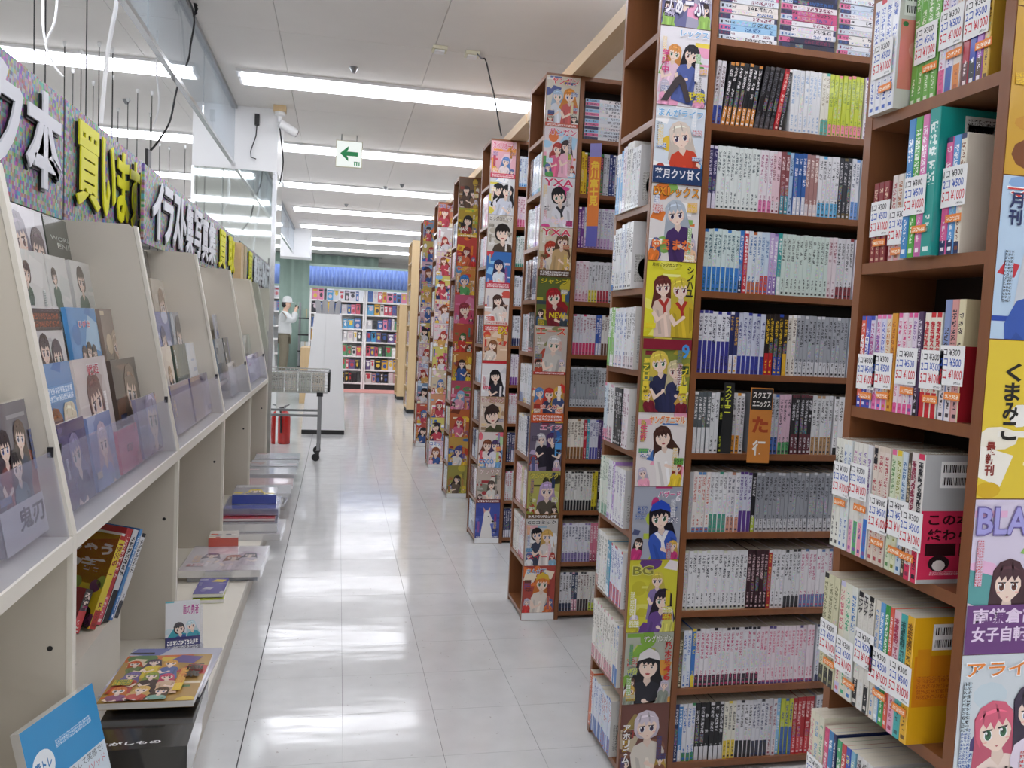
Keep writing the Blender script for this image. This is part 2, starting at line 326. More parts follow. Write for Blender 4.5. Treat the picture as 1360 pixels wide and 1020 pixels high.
def design(pg, sp, rnd):
    """generic magazine or book front: sp = dict(bg, bg2, acc[], title, tc, figs[], words[])"""
    W, H = pg.W, pg.H; bg = hx(sp['bg']); pg.rect(0, W, 0, H, bg); pg.up()
    acc = sp.get('acc') or ['ffffff']
    for k in range(sp.get('blobs', 6)):
        a = hx(rnd.choice(acc)); x, y = rnd.random()*W, rnd.random()*H
        if k % 3 == 0: pg.ell(x, y, W*(.08+.16*rnd.random()), W*(.06+.14*rnd.random()), a, 10, rnd.random())
        elif k % 3 == 1:
            d = W*(.1+.25*rnd.random()); pg.poly([(x-d, y-d*.3), (x+d*.6, y-d*.6), (x+d, y+d*.4), (x-d*.3, y+d*.7)], a)
        else: pg.rect(x-W*.2, x+W*.15, y, y+H*(.02+.06*rnd.random()), a)
        pg.up()
    for f in sp.get('figs', []):
        pg.fig(f[0]*W, f[1]*H, f[2]*W, *f[3:5], **(f[5] if len(f) > 5 else {}))
    pg.up()
    if sp.get('mini'):
        for k in range(2):
            pg.fig((.14 if k else .86)*W, (.16+.1*rnd.random())*H, .17*W, rnd.choice(['3a2c28', 'd8b050', 'b04030', '5c6ca0', 'c8c0d0']), rnd.choice(acc), arms=False)
        pg.up()
    for k in range(sp.get('busy', 6)):
        a = hx(rnd.choice(acc)); x = rnd.choice((.03, .72))*W+rnd.random()*.06*W; y = rnd.random()*.7*H
        ww, hh = (.2*W, (.05+.08*rnd.random())*H) if rnd.random() < .5 else ((.07+.04*rnd.random())*W, (.2+.15*rnd.random())*H)
        pg.small(x, x+ww, y, y+hh, a if rnd.random() < .5 else bg, hx(rnd.choice(sp.get('inks', ['ffffff', 'c8202c', '22222a', '1f4f9c', 'f0c81e']))), min(ww, hh)/(1.05 if W < .1 else rnd.choice((2.1, 3.1)))); pg.up()
    pg.up()
    if sp.get('band'):
        c, a, b = sp['band']; pg.rect(0, W, a*H, b*H, hx(c)); pg.up()
        if not any(wd[2] < b and not wd[5] for wd in sp.get('words', [])): pg.small(.06*W, .94*W, (a+.15*(b-a))*H, (a+.85*(b-a))*H, hx(c), hx(sp.get('bink', 'ffffff')), (b-a)*H*(.7 if b-a < .12 else .35))
        pg.up()
    if sp.get('title'):
        x, y, ww, hh = sp.get('tp', (.05, .8, .9, .16))
        pg.text(sp['title'], (x-.012)*W, (y-.01)*H, (ww+.024)*W, (hh+.02)*H, hx(sp.get('to', 'ffffff')), .05); pg.up()
        pg.text(sp['title'], x*W, y*H, ww*W, hh*H, hx(sp['tc']), .02); pg.up()
    for wd in sp.get('words', []):
        t, x, y, sz, c, vert = wd[:6]
        if vert: pg.vtext(t, x*W, y*H, sz*W, hx(c), .03)
        else: pg.text(t, x*W, y*H, min(sz, .97-x)*W, (wd[6] if len(wd) > 6 else .07)*H, hx(c), .03)
        pg.up()
# ================================================================== the room
RX0, RX1, RY0, RY1 = -5.16, 7.19, -4.15, 24.35
fl = boxobj('floor', (RX0, RX1, RY0, RY1, -.12, -.0025), 'rubber'); tag(fl, 'pale glossy vinyl tile floor of the shop aisle', 'floor', kind='structure')
TS = .30; GX, GY = -.2473, 2.379
tile = None; rest = MB()
for i in range(int((RX0-GX)//TS)+1, int((RX1-GX)//TS)):
    for j in range(int((RY0-GY)//TS)+1, int((RY1-GY)//TS)):
        x, y = GX+i*TS, GY+j*TS; g = .0005
        if -1 <= i <= 4 and -1 <= j <= 48:
            if tile is None:
                m = MB(); m.box(g, TS-g, g, TS-g, -.0025, 0); tile = m.build('tile', 'floor', fl); o = tile
            else:
                o = tile.copy(); COL.objects.link(o)
            o.location = (x-(.0025 if i < 0 else 0), y, 0)
        else: rest.box(x+g, x+TS-g, y+g, y+TS-g, -.0025, 0)
tag(rest.build('far_tiles', 'floor', fl), 'floor tiles further off', None, None, 'stuff')
ce = boxobj('ceiling', (RX0, RX1, RY0, RY1, CEIL+.012, CEIL+.1), 'rubber'); tag(ce, 'grey white boarded ceiling with fine seams', 'ceiling', kind='structure')
pan = None; PX, PY = .95, 1.9
for i in range(13):
    for j in range(15):
        if pan is None:
            m = MB(); m.box(.0015, PX-.0015, .0015, PY-.0015, 0, .012); pan = m.build('ceiling_board', 'ceil', ce); o = pan
        else: o = pan.copy(); COL.objects.link(o)
        o.location = (-.41-5*PX+i*PX, 5.35-5*PY+j*PY, CEIL)
for nm, b, lb in (('wall_left', (RX0-.1, RX0, RY0, RY1, 0, CEIL), 'pale wall far to the left'), ('wall_right', (RX1, RX1+.1, RY0, RY1, 0, CEIL), 'pale wall far to the right'),
                  ('wall_back', (RX0, RX1, RY1, RY1+.1, 0, CEIL), 'pale wall behind the white shelves'), ('wall_front', (RX0, RX1, RY0-.1, RY0, 0, CEIL), 'pale wall behind the viewer')):
    tag(boxobj(nm, b, 'wall'), lb, 'wall', kind='structure')
# fluorescent strips
LY = [6.36+2.36*k for k in range(-4, 7)]; LXS = [(-2.28, 2.5), (.46, 2.46), (3.2, 2.46)]
lamp0 = None
def make_lamp():
    t = thing('ceiling_light', '', 'light')
    m = MB(); m.box(-1.23, 1.23, -.14, -.115, -.02, 0); m.box(-1.23, 1.23, .115, .14, -.02, 0); m.box(-1.23, -1.19, -.115, .115, -.02, 0); m.box(1.19, 1.23, -.115, .115, -.02, 0)
    m.build('housing', 'white', t)
    m = MB(); m.prism([(-.12, -.012), (-.1, -.045), (-.06, -.058), (.06, -.058), (.1, -.045), (.12, -.012)], -1.19, 1.19, 'x'); m.build('diffuser', 'lamp', t)
    for sx in (-1, 1):
        m = MB(); m.box(sx*1.205-.012, sx*1.205+.012, -.1, .1, -.05, -.0205); m.build('lamp_holder', 'white', t)
    return t
def dup(root):
    r = root.copy(); COL.objects.link(r)
    for ch in list(root.children):
        c = ch.copy(); COL.objects.link(c); c.parent = r
        for g in ch.children:
            d = g.copy(); COL.objects.link(d); d.parent = c
    return r
for ci, (lx, lw) in enumerate(LXS):
    for ri, y in enumerate(LY):
        if lamp0 is None: lamp0 = make_lamp(); o = lamp0
        else: o = dup(lamp0)
        o.location = (lx, y, CEIL)
        side = ('left of the glass barrier', 'above the aisle', 'above the right hand bookcases')[ci]
        tag(o, ('white fluorescent ceiling strip %s, %s from the camera' % (side, ordn(ri-3))) if ri >= 4 else 'white fluorescent ceiling strip %s, %s row behind the viewer' % (side, ordn(4-ri)), 'light', 'fluorescent ceiling strips')
# mirrored pillar, smoke barrier
PLY, PLX0, PLX1 = 7.31, -1.23, -.55
p = thing('pillar', 'white topped pillar clad in mirror below, beyond the beige racks', 'pillar', (0, 0, 0), kind='structure')
m = MB(); m.box(PLX0, PLX1, PLY, PLY+.7, 2.53, CEIL); m.build('pillar_head', 'white', p)
m = MB(); m.box(PLX0+.004, PLX1-.004, PLY+.006, PLY+.694, 0, 2.53); m.build('mirror_cladding', 'mirror', p)
m = MB(); m.box(PLX1-.035, PLX1+.002, PLY-.002, PLY+.03, 0, 2.53); m.build('corner_trim', 'chrome', p)
m = MB(); m.box(PLX0-.002, PLX0+.02, PLY-.002, PLY+.02, 0, 2.53); m.build('corner_trim', 'chrome', p)
def barrier(y0, y1, lab):
    b = thing('smoke_barrier', lab, 'glass panel', (0, 0, 0))
    n = max(1, round((y1-y0)/1.75)); st = (y1-y0)/n
    for k in range(n):
        m = MB(); m.box(-.905, -.897, y0+k*st+.004, y0+(k+1)*st-.004, 2.575, CEIL-.02); m.build('glass_pane', 'glass', b)
    m = MB(); m.box(-.916, -.886, y0, y1, 2.553, 2.577); m.build('bottom_rail', 'chrome', b)
    m = MB(); m.box(-.925, -.88, y0, y1, CEIL-.028, CEIL-.001); m.build('ceiling_channel', 'steel', b)
barrier(-.6, PLY-.003, 'hanging glass smoke barrier along the ceiling above the beige racks')
barrier(PLY+.705, 16.6, 'hanging glass smoke barrier continuing beyond the mirrored pillar')
m = MB(); m.box(-1.25, -.58, 16.6, 17.3, 2.5, CEIL); tag(m.build('bulkhead', 'white'), 'white boxed bulkhead under the ceiling beside the blue curtain', 'bulkhead', kind='structure')
# ================================================================== books
rnd = random.Random(7)
def st(base, ink='22222a', band='ffffff', bf=0.0, cover=None, wmm=12, h=.178): return dict(base=base, ink=ink, band=band, bf=bf, cover=cover or base, w=wmm/1000, h=h)
def put_book(mb, w, h, d, s, X=None, seed=None):
    """paperback: spine faces -y, x is thickness, z height"""
    b = .0011; C = hx(s['cover']); S = hx(s['base']); pap = hx('d9d3c2')
    prof = [(0, d), (0, b), (b, 0), (w-b, 0), (w, b), (w, d)]
    lo = [(x, y, 0) for x, y in prof]; hi = [(x, y, h) for x, y in prof]
    if X is not None: lo = [tuple(X @ Vector(p)) for p in lo]; hi = [tuple(X @ Vector(p)) for p in hi]
    sd = rnd.random() if seed is None else seed
    cols = [C, S, None, S, C, pap]
    for i in range(6):
        j = (i+1) % 6; q = [lo[i], lo[j], hi[j], hi[i]]
        if i == 2: mb.face(q, 1, S, [(0, 0), (1, 0), (1, 1), (0, 1)], hx(s['ink']), hx(s['band']), (sd, s['bf'], h/w, 1))
        else: mb.face(q, 0, cols[i])
    mb.face(hi, 0, pap); mb.face(lo[::-1], 0, pap)
CN = [('white', 'e8e8ea'), ('pale grey', 'c2c6cc'), ('cream', 'e8e0c4'), ('black', '1a1a1e'), ('dark grey', '4a4a52'), ('navy', '26305e'), ('blue', '2f6fc0'), ('sky blue', '8cc4ea'), ('mint', 'cfe6dc'), ('teal', '2a9a96'), ('green', '3f9a4a'), ('lime', 'c4d83a'), ('yellow', 'f0cc30'), ('orange', 'e8872e'), ('red', 'c4262e'), ('maroon', '74303a'), ('pink', 'ee9cbc'), ('magenta', 'd0407c'), ('purple', '5c4490'), ('lilac', 'c4b4dc'), ('brown', '8a6448')]
def cname(c):
    a = [int(c[i:i+2], 16) for i in (0, 2, 4)]
    return min(CN, key=lambda q: sum((x-int(q[1][i*2:i*2+2], 16))**2 for i, x in enumerate(a)))[0]
stock = MB()          # all the books beyond the nearest few hundred
SHELF_Z = [.035, .262, .497, .731, .965, 1.199, 1.433, 1.667, 1.902, 2.137]
def run_books(x0, x1, y, z, styles, facing, lab=None, group=None, into=None, nm='manga_book', depth=.128, prot=.0, lean=0, fill=True):
    """a row of spines. facing 'cam': along +X with spines to -Y at y; 'aisle': along -Y with spines to -X, x0..x1 are Y from far to near, y is X"""
    pos = 0.0; L = abs(x1-x0); n = 0; i = 0; global LAST
    while i < len(styles) and pos+styles[i]['w'] <= L:
        s = styles[i]; i += 1; n += 1
        h = s['h']*(1+rnd.uniform(-.008, .008)); dy = rnd.uniform(0, .004)-prot; a = s.get('lean', lean)
        if facing == 'cam': X = T(x0+pos, y+dy, z+max(0, s['w']*math.sin(R(a)))) @ RY(a)
        else: X = T(y+dy, x0-pos, z) @ RZ(-90) @ RY(a)
        if into is not None: put_book(into, s['w']-.0006, h, depth, s, X)
        else:
            mb = MB(); put_book(mb, s['w']-.0006, h, depth, s); o = mb.build(nm, ['print', 'spine'], None, X)
            extra = '' if s['bf'] < .1 else ' with %s base' % cname(s['band'])
            tag(o, lab % (cname(s['base'])+extra, ordn(n)), 'book', group); LAST = (o, s['w']-.0006, h)
        pos += s['w']+s.get('gap', 0)
    return pos
def G(n, base, ink='22222a', band='ffffff', bf=0.0, w=11.5, h=.178, **k):
    r = []; w *= 1.17 if w < 13.2 else 1.06
    for i in range(n):
        q = st(base, ink, band, bf, None, w, h); q.update(k); r.append(q)
    return r
PAL = [('e6e7ea', '2a2a30', '3a66b0'), ('e4e2e6', 'b02a40', 'd45c8c'), ('dfe3ea', '23304e', '26305e'), ('e8e6e0', '22222a', 'c23038'), ('cfd4dc', '30343c', '5a6070'), ('e2e8e6', '206a5c', '46a08c'), ('2c2c32', 'e8e8ee', 'b02a30'), ('e9e4ea', '7a3a80', '8a5ab0'), ('f0dce4', 'b0305c', 'e2709c'), ('dce6f0', '2050a0', '7cb8e6'), ('26305e', 'e8e8f0', 'd8d8e8'), ('e6e6e8', '444448', 'e8c834'), ('5a2a30', 'f0e0d0', '301418'), ('e8e8ea', '1a1a1e', '1a1a1e'), ('d8c8a0', '403020', '704c30')]
def rand_runs(L, hmul=1.0):
    out = []; t = 0
    while t < L:
        p = rnd.choice(PAL); k = rnd.randint(2, 8); w_ = rnd.uniform(10.5, 13.5); b = rnd.choice((0, 0, .12, .25, .4)); h = rnd.choice((.176, .178, .182))*hmul
        out += G(k, p[0], p[1], p[2], b, w_, h); t += k*w_*1.17/1000
    return out
# ================================================================== brown bookcases
CASE_Y = [.928, 2.184, 3.483, 4.78, 6.08, 7.38, 8.68]
NAME = ['nearest', 'second', 'third', 'fourth', 'fifth', 'sixth', 'seventh']
EX0, EX1, EW = .838, .988, .30       # end unit: front x, back x, width in y
TH = .018; TOP = 2.40
def end_case(k, y):
    t = thing('end_bookcase', 'narrow brown bookcase facing the aisle, %s from the camera' % NAME[k], 'bookcase', (EX0, y, 0), 'brown end bookcases along the aisle')
    D = EX1-EX0
    for yy in (0, EW-TH): boxobj('side_panel', (0, D, yy, yy+TH, 0, TOP), 'brown', t)
    boxobj('back_panel', (D-.006, D-.001, TH, EW-TH, .012, TOP-TH), 'shaded_back', t)
    for z in SHELF_Z: boxobj('shelf', (.001, D-.006, TH, EW-TH, z-TH, z), 'brown', t)
    boxobj('top_board', (.001, D-.006, TH, EW-TH, TOP-TH, TOP), 'brown', t)
    return t
def row_case(k, y, x0, x1, nth):
    t = thing('double_bookcase', 'wide brown bookcase behind the %s end bookcase%s' % (NAME[k], '' if nth == 0 else ', further right'), 'bookcase', (x0, y, 0), 'brown bookcases in rows across the shop')
    W = x1-x0
    for xx in (0, W-TH): boxobj('side_panel', (xx, xx+TH, 0, EW, 0, TOP), 'brown', t)
    boxobj('back_panel', (TH, W-TH, EW/2-.003, EW/2+.003, .01, TOP-TH), 'shaded_back', t)
    for z in SHELF_Z: boxobj('shelf', (TH, W-TH, .002, EW-.002, z-TH, z), 'brown', t)
    boxobj('top_board', (TH, W-TH, .002, EW-.002, TOP-TH, TOP), 'brown', t)
    return t
for k, y in enumerate(CASE_Y):
    end_case(k, y); row_case(k, y, EX1+.002, EX1+.902, 0)
# --- stock of the second bookcase, shelf by shelf from the bottom
CA = [
 G(1, '26305e', 'e8e8f0') + G(1, '4a90d0', 'ffffff', 'e8e8ea', .2) + G(3, 'e6e8ee', '2f6fc0', '3c8c5c', .15) + G(6, '1c1c20', 'd8d8dc', 'dcdce0', .24, 13) + G(3, 'e8e6d8', '22222a', 'e8cc40', .32) + G(4, 'e4e4e8', '16161a', '2c2c32', .3) + G(4, 'dfe0e6', '26305e', '3a3a44', .28) + G(2, 'dcdce2', '8a3048', 'e8e0e4', .2) + G(1, '8cc4ea', 'ffffff') + G(3, 'c8d040', '2a4a8c', '3a66b0', .5) + G(5, 'b8242c', 'f4d8d4', 'd84048', .3, 12.5),
 G(1, '5c543c', 'e8e0c0', h=.172) + G(2, 'dfe6f0', '2f6fc0', h=.174) + G(1, '3a78c4', 'f4e040', 'f0d838', .2) + G(15, 'e9e6ea', 'c04070', '2c2a34', .2, 11.8) + G(14, 'ecdfe6', 'd0507c', '5c4a8c', .06, 11.2),
 G(15, 'e7e8ea', '2e3440', 'd8dcc8', .06, 11.6) + G(5, '3a1c26', 'e4c8cc', '241016', .1, 11.5) + G(1, 'b02c34', 'f0d060') + G(3, 'e6e6ea', '2c2c34') + G(4, 'dedfe3', '30303a', '24242a', .2) + G(8, 'e8e4e8', 'b8507c', '5c7cb0', .22),
 G(1, 'b8bcbc', 'b8bcbc') + G(4, 'e9e4e0', 'c05040', '5c8ac0', .08) + G(4, 'e8eaec', '8a8a90', '44a088', .3) + G(3, 'e8e8ec', '4a5068', 'd8a088', .25) + G(3, 'd9dcea', '5a3c90', '5c3c8c', .35) + G(1, '202026', 'e0e0e4', 'b8d040', .26) + G(19, '9a9ea6', '24262c', 'd0d2d6', .22, 11.4),
 G(4, '5c6468', 'f0f0f0', 'dfe2e4', .42) + G(2, 'e6e8ea', '22262c') + [dict(q, gap=.012) for q in G(1, '16181a', 'd4dc40', '16181a', 0, 12)] + G(3, 'e6e6e8', '3a3a42', 'e8a030', .3) + [dict(q, gap=.03) for q in G(1, 'd8dade', '3a3a42')] + G(6, 'b9bec6', '2a2c34', '3a66b0', .28) + G(3, 'd4b4c4', '343040', '46a060', .2) + G(5, '1c1a20', 'cfcfd4', '5c2430', .34, 12) + G(5, 'd6d8da', '303038', 'b08c60', .3),
 G(7, 'e4e6ec', '30304c', '3a3a90', .52, 12) + G(2, '2c3468', 'e0b040', 'e0e0ea', .3) + G(6, 'ccd2e2', '3a3a80', '3a44a0', .3, 12) + G(2, '241c1c', 'e8c030', 'c02830', .36, 12.5) + G(2, '241c1c', 'e8c030', '2c4cb0', .3, 12.5) + G(1, '241c1c', 'e8c030', 'e0b030', .36, 12.5) + G(2, 'e6e2d8', '50382c') + G(16, 'a4a8b0', '1e1e24', 'd4d6da', .24, 11.3),
 G(8, 'd6e6e4', '2c5c68', '3c80cc', .40, 12) + G(1, '3c80cc', 'ffffff', '1c2c50', .2) + G(1, 'c83440', 'ffffff') + G(3, 'dfe8ee', '4a78b0', 'c87040', .2) + G(2, 'cfe0ee', '4a78b0', 'd04c38', .3) + G(2, 'c4b0da', 'ffffff', '8c6cb4', .3) + G(1, '30a09c', 'ffffff', 'e0ecea', .3) + G(11, 'd2e2da', '3a4844', 'd2e2da', 0, 11.8) + G(2, 'e4d8dc', '8a4454') + G(4, 'dcdce0', '26262c', '8a3038', .2),
 G(2, '3a3468', 'dcd8ec', 'e4e0ee', .25) + G(10, 'e4ebe8', '4a5c60', 'dfe8e4', 0, 11.3) + G(3, 'ece6ea', 'a04c78', 'e080b0', .2) + G(2, 'ecd0d8', '803848', 'e4e0e4', .2) + G(2, '8c4c50', 'f0e0e0', '3c98a8', .3) + G(1, 'b8d4ec', '1c3c70') + G(3, '2c60a8', 'ffffff', 'd8dce4', .3) + G(3, 'a87c78', 'f4e8e0', 'dcd4d8', .2) + G(5, 'e6e6ea', '3a3a44', '5cb0dc', .24) + G(3, '30323c', 'd0d0d4', '6c5c34', .1) + G(6, 'e6e8ee', '5c6880', '6c9cdc', .3),
 [dict(q, lean=3) for q in G(2, 'dcd8dc', '4a1c24', '3a50a0', .3)] + [dict(q, lean=7, gap=.0012) for q in G(7, '1e1e22', 'f2eef0', 'd08838', .3, 11.6)] + [dict(q, lean=9, gap=.0014) for q in G(4, '1a181c', '6a6a72', '4c4648', .2, 12)] + [dict(q, lean=9, gap=.0014) for q in G(1, 'c8202c', 'f0d0c8', '8a1820', .1)] + [dict(q, lean=8, gap=.021) for q in G(1, '1a1a1e', 'c8c8cc')] + G(7, 'e9ebee', '9ab4d4', 'e9ebee', 0, 11.8) + G(2, 'e6e4d6', '8a7c5c', '48a89c', .25) + G(8, 'c8d438', '6c8a24', 'f08aa0', .2, 11.6),
]
for si, runs in enumerate(CA):
    pos = run_books(EX1+.002+TH+.004, EX1+.515, CASE_Y[1]+.010, SHELF_Z[si], runs, 'cam', '%%s manga, %%s from left, %s shelf up, second wide bookcase' % ordn(si+1), 'manga on the second wide bookcase')
    run_books(EX1+.03+pos, EX1+.87, CASE_Y[1]+.010, SHELF_Z[si], rand_runs(.9), 'cam', into=stock)
# lying stacks on its top shelf
LAYC = [['e8e8ec', 'dfe4ea', 'e8e2dc', 'e6e6ea', '9cc8e8', 'e8ecf0'], ['e8e4e8', '2a2c48', '2a2c48', 'e6dce2', 'c85080', 'e8e8ec'], ['e6e6ea', 'd8dce2', 'e8e4e0', 'e0e4ea', 'c8d4e4', 'ece8ec']]
for si in range(3):
    x = EX1+.026+si*.186; z = SHELF_Z[9]
    for n in range(13):
        wv = rnd.uniform(.0125, .0165)
        if z+wv > TOP-TH-.03: break
        s = st(LAYC[si][(n*5+si*2+n//3) % 6], ('2a2a34', '7a2c50', '2c5c9c')[n % 3], ('c8d0dc', '3a3c60', 'd86c98')[(n+si) % 3], .2, 'dcdce0')
        mb = MB(); put_book(mb, wv, .178, .125, s)
        o = mb.build('manga_book', ['print', 'spine'], None, T(x+rnd.uniform(0, .004), CASE_Y[1]+.008+rnd.uniform(0, .004), z+wv) @ RY(90))
        tag(o, '%s manga lying flat, %s up in %s stack, second bookcase top shelf' % (cname(s['base']), ordn(n+1), ordn(si+1)), 'book', 'manga lying in stacks on the top shelf'); z += wv
def barcode(pg, x, y, w_=.045):
    pg.rect(x-.004, x+w_+.004, y-.004, y+.034, hx('f4f4f2')); pg.up()
    for r in (0, .018):
        q = x
        while q < x+w_-.001:
            ww = rnd.choice((.0007, .0012, .002)); pg.rect(q, q+ww, y+r, y+r+.011, hx('24242a')); q += ww+rnd.choice((.0008, .0015))
    pg.up()
# --- second bookcase: aisle side
AIS2 = {9: [], 8: [], 7: G(2, 'e8ecf0', '3a6cb0', '5ca0d8', .62, 17, .182) + G(1, '5ca8dc', 'ffffff', 'e8e8ea', .2, 16, .19) + G(2, 'e6e2e8', '8a5c90', 'e6e2e8', 0, 15, .195) + G(3, 'e2e2de', '5c5c5c', 'e2e2de', 0, 18, .2) + G(4, 'e4e6e8', '444450', 'd8dce0', .2, 15, .175),
        6: G(1, 'e8e8e8', '3a66b0', '3a80cc', .1, 24, .17) + G(3, 'e2e4e6', '3a3a44', 'd8dce0', .3, 15, .185) + G(3, 'dfe4ea', '5068a0', 'e8e8ec', .1, 16, .195) + G(3, 'e9e9e9', '3a3a40', 'e9e9e9', 0, 18, .196),
        5: G(2, 'dfe8e4', '3c7c54', '6cc040', .5, 14, .18) + G(2, '8cc06c', 'ffffff', 'e8e8e8', .2, 15, .18) + G(6, 'e6eaf0', '3a66b0', 'e8d8dc', .2, 15, .178) + G(5, 'e4e4e6', '44444c', 'd8c8cc', .2, 15, .18),
        4: G(2, 'cfdce4', '305c8c', 'e080a0', .2, 18, .18) + G(3, 'e4e4e4', '2c2c34', 'e0b0c0', .25, 16, .178) + G(5, '202226', 'e4e4e8', '30343c', 0, 16, .172) + G(3, 'e6dfe2', '8a4060', 'e6dfe2', 0, 15, .176),
        3: G(5, 'dfe6da', '4c7c5c', '8cb8a0', .2, 14, .182) + G(3, 'e6e8ea', '58607c', 'c8a8dc', .1, 15, .182) + G(1, 'b48cd4', 'ffffff', 'e6e8ea', .2, 14, .182) + G(6, 'e8e8ea', '705c9c', 'e8e8ea', 0, 14, .172),
        2: G(2, 'd8dcdc', '2c3c38', 'd09080', .2, 15, .18) + G(4, 'ecebe6', '8a8a80', 'ecebe6', 0, 17, .182) + G(2, '4c98b8', 'ffffff', 'd8e8f0', .2, 16, .172) + G(8, 'e2e6f0', '3050a8', 'c84858', .3, 13, .17),
        1: G(12, 'ece9e2', '8c8478', 'd890a0', .22, 16, .188) + G(3, 'e6e4de', '3a66a8', '3c78c0', .3, 14, .185),
        0: G(2, 'c85c34', 'f0e8dc', 'd86838', .5, 17, .18) + G(6, 'dfe4ee', '3060b0', '3a66b0', .3, 14, .172) + G(6, 'd8e0ee', 'b03848', '5c7cc0', .3, 13, .172)}
for si, runs in AIS2.items():
    run_books(CASE_Y[1]+EW-TH-.004, CASE_Y[1]+TH+.002, EX0+.006, SHELF_Z[si], runs, 'aisle', '%%s volume, %%s from far end, %s shelf up, second end bookcase' % ordn(si+1), 'volumes on the second end bookcase', nm='paperback_volume', prot=.016 if si < 8 else 0)
    if runs:
        pg = Page(.126, LAST[2]); pg.rect(0, pg.W, 0, pg.H, hx(('d8d8d4', 'd4d2cc', 'e0e0e0', 'c8c8c8')[si % 4])); pg.up(); barcode(pg, .055, LAST[2]-.045, .045); pg.small(.01, .05, .02, .1, hx('d4d4d0'), hx('8c8c88'), .008); pg.ell(.05, .06, .03, .035, hx(('b89c7c', 'c8b0d8', '6c6c64', 'd8c0a0')[si % 4]))
        pg.mb.build('back_cover_print', ['print', 'glyph'], LAST[0], T(LAST[1]+.0004, 0, 0) @ RZ(90))
# --- third bookcase facing
CB = [G(4, 'd8d8dc', '2a2a30', '34405c', .2, 12) + G(2, '34405c', 'ffffff', 'd8a0b0', .3) + G(4, 'e0dcd8', '5c2c34', '2a2a30', .3) + G(3, 'e4e2da', '44404c', 'c8d848', .2) + G(6, 'e6e6ea', '30303a'),
      G(9, 'dfe0e8', '48506c', '8c7cb0', .24, 12.5, .176) + G(3, 'd07890', 'f0e8ec', '8c3c54', .2) + G(5, 'e4e4ea', '44444c'),
      G(9, 'dcdcd8', '26262c', '1c1c20', .26, 12) + G(2, 'd8c830', '26262c', '3c3820', .1) + G(6, '24262c', 'd8d8dc', '707880', .2),
      G(5, 'ece6da', '5c4c3c', '94683c', .3, 13) + G(1, 'b83040', 'f0e0e0') + G(1, '3c9cb0', 'ffffff') + G(3, 'd8dae6', '4c4c8c', '5c5cac', .3) + G(3, '4c3468', 'e0d8ec', '302048', .2) + G(4, 'e0e0e8', '44445c'),
      G(9, '9ca2a8', '24262c', 'c8ccd0', .2, 12.5) + G(8, 'c6cace', '2c2e34', 'd0d4d8', .2),
      G(3, 'd4d6de', '9c4c6c', 'c84470', .3, 13) + G(4, 'dcdae0', '8c3c54', 'd84070', .3, 13) + G(2, '3c5cb0', 'ffffff', 'd8dce8', .3) + G(4, 'e6e4e0', '5c3c34', '6c4c3c', .3) + G(4, 'c8cad6', '30344c'),
      G(4, 'e6dce2', '9c4460', 'e0b8c8', .2, 13) + G(3, 'd8dade', '3c3c44', 'e0d040', .3) + G(4, 'dfe0e4', '33343c', 'c04050', .3) + G(5, 'c8ccd4', '2c3038'),
      G(2, '6c3c8c', 'f0e0f0') + G(8, 'cfd2dc', '6c5c8c', 'c8a8d0', .26, 13) + G(6, 'd8dae2', '5c5070', 'd8c4dc', .2),
      [dict(q, h=.18) for q in G(2, 'e0c030', '803020')] + G(5, '2a2a30', 'e8688c', '3c8c4c', .3, 13) + G(2, 'c8ccd4', '34384c') + G(2, '2c3c7c', 'e0e4f0') + G(4, 'd8dae0', '34343c')]
for si, runs in enumerate(CB):
    pos = run_books(EX1+.026, EX1+.26, CASE_Y[2]+.010, SHELF_Z[si], runs, 'cam', into=stock)
    run_books(EX1+.028+pos, EX1+.87, CASE_Y[2]+.010, SHELF_Z[si], rand_runs(.9), 'cam', into=stock)
for n in range(12):
    wv = .0145; z = SHELF_Z[9]+n*wv; s = st(['e6e6ea', 'd8dce4', 'dce4ee', 'e8e2e6'][n % 4], '2a2a44', ['3a3c60', 'd86c98', '8cb8dc'][n % 3], .35, 'dcdce0')
    put_book(stock, wv, .18, .125, s, T(EX1+.03, CASE_Y[2]+.008, z+wv) @ RY(90))
    put_book(stock, wv, .18, .125, s, T(EX1+.222, CASE_Y[2]+.01, z+wv) @ RY(90))
# --- everything further away
for k in range(2, 7):
    for si in range(10):
        y = CASE_Y[k]
        if k > 2: run_books(EX1+.026, EX1+.87, y+.010, SHELF_Z[si], rand_runs(.9), 'cam', into=stock)
        L = EW-2*TH-.01
        if si < 9 and not (k == 2 and si == 0):
            use = rand_runs(L*rnd.choice((.75, .9, 1.0)), rnd.choice((.97, 1.0, 1.04)))
            for q in use: q['w'] *= 1.25
            run_books(y+EW-TH-.004, y+TH+.004, EX0+.012, SHELF_Z[si], use, 'aisle', into=stock, prot=.006)
tag(stock.build('further_manga_books', ['print', 'spine']), 'manga volumes filling the brown bookcases further down the aisle', 'books', None, 'stuff')
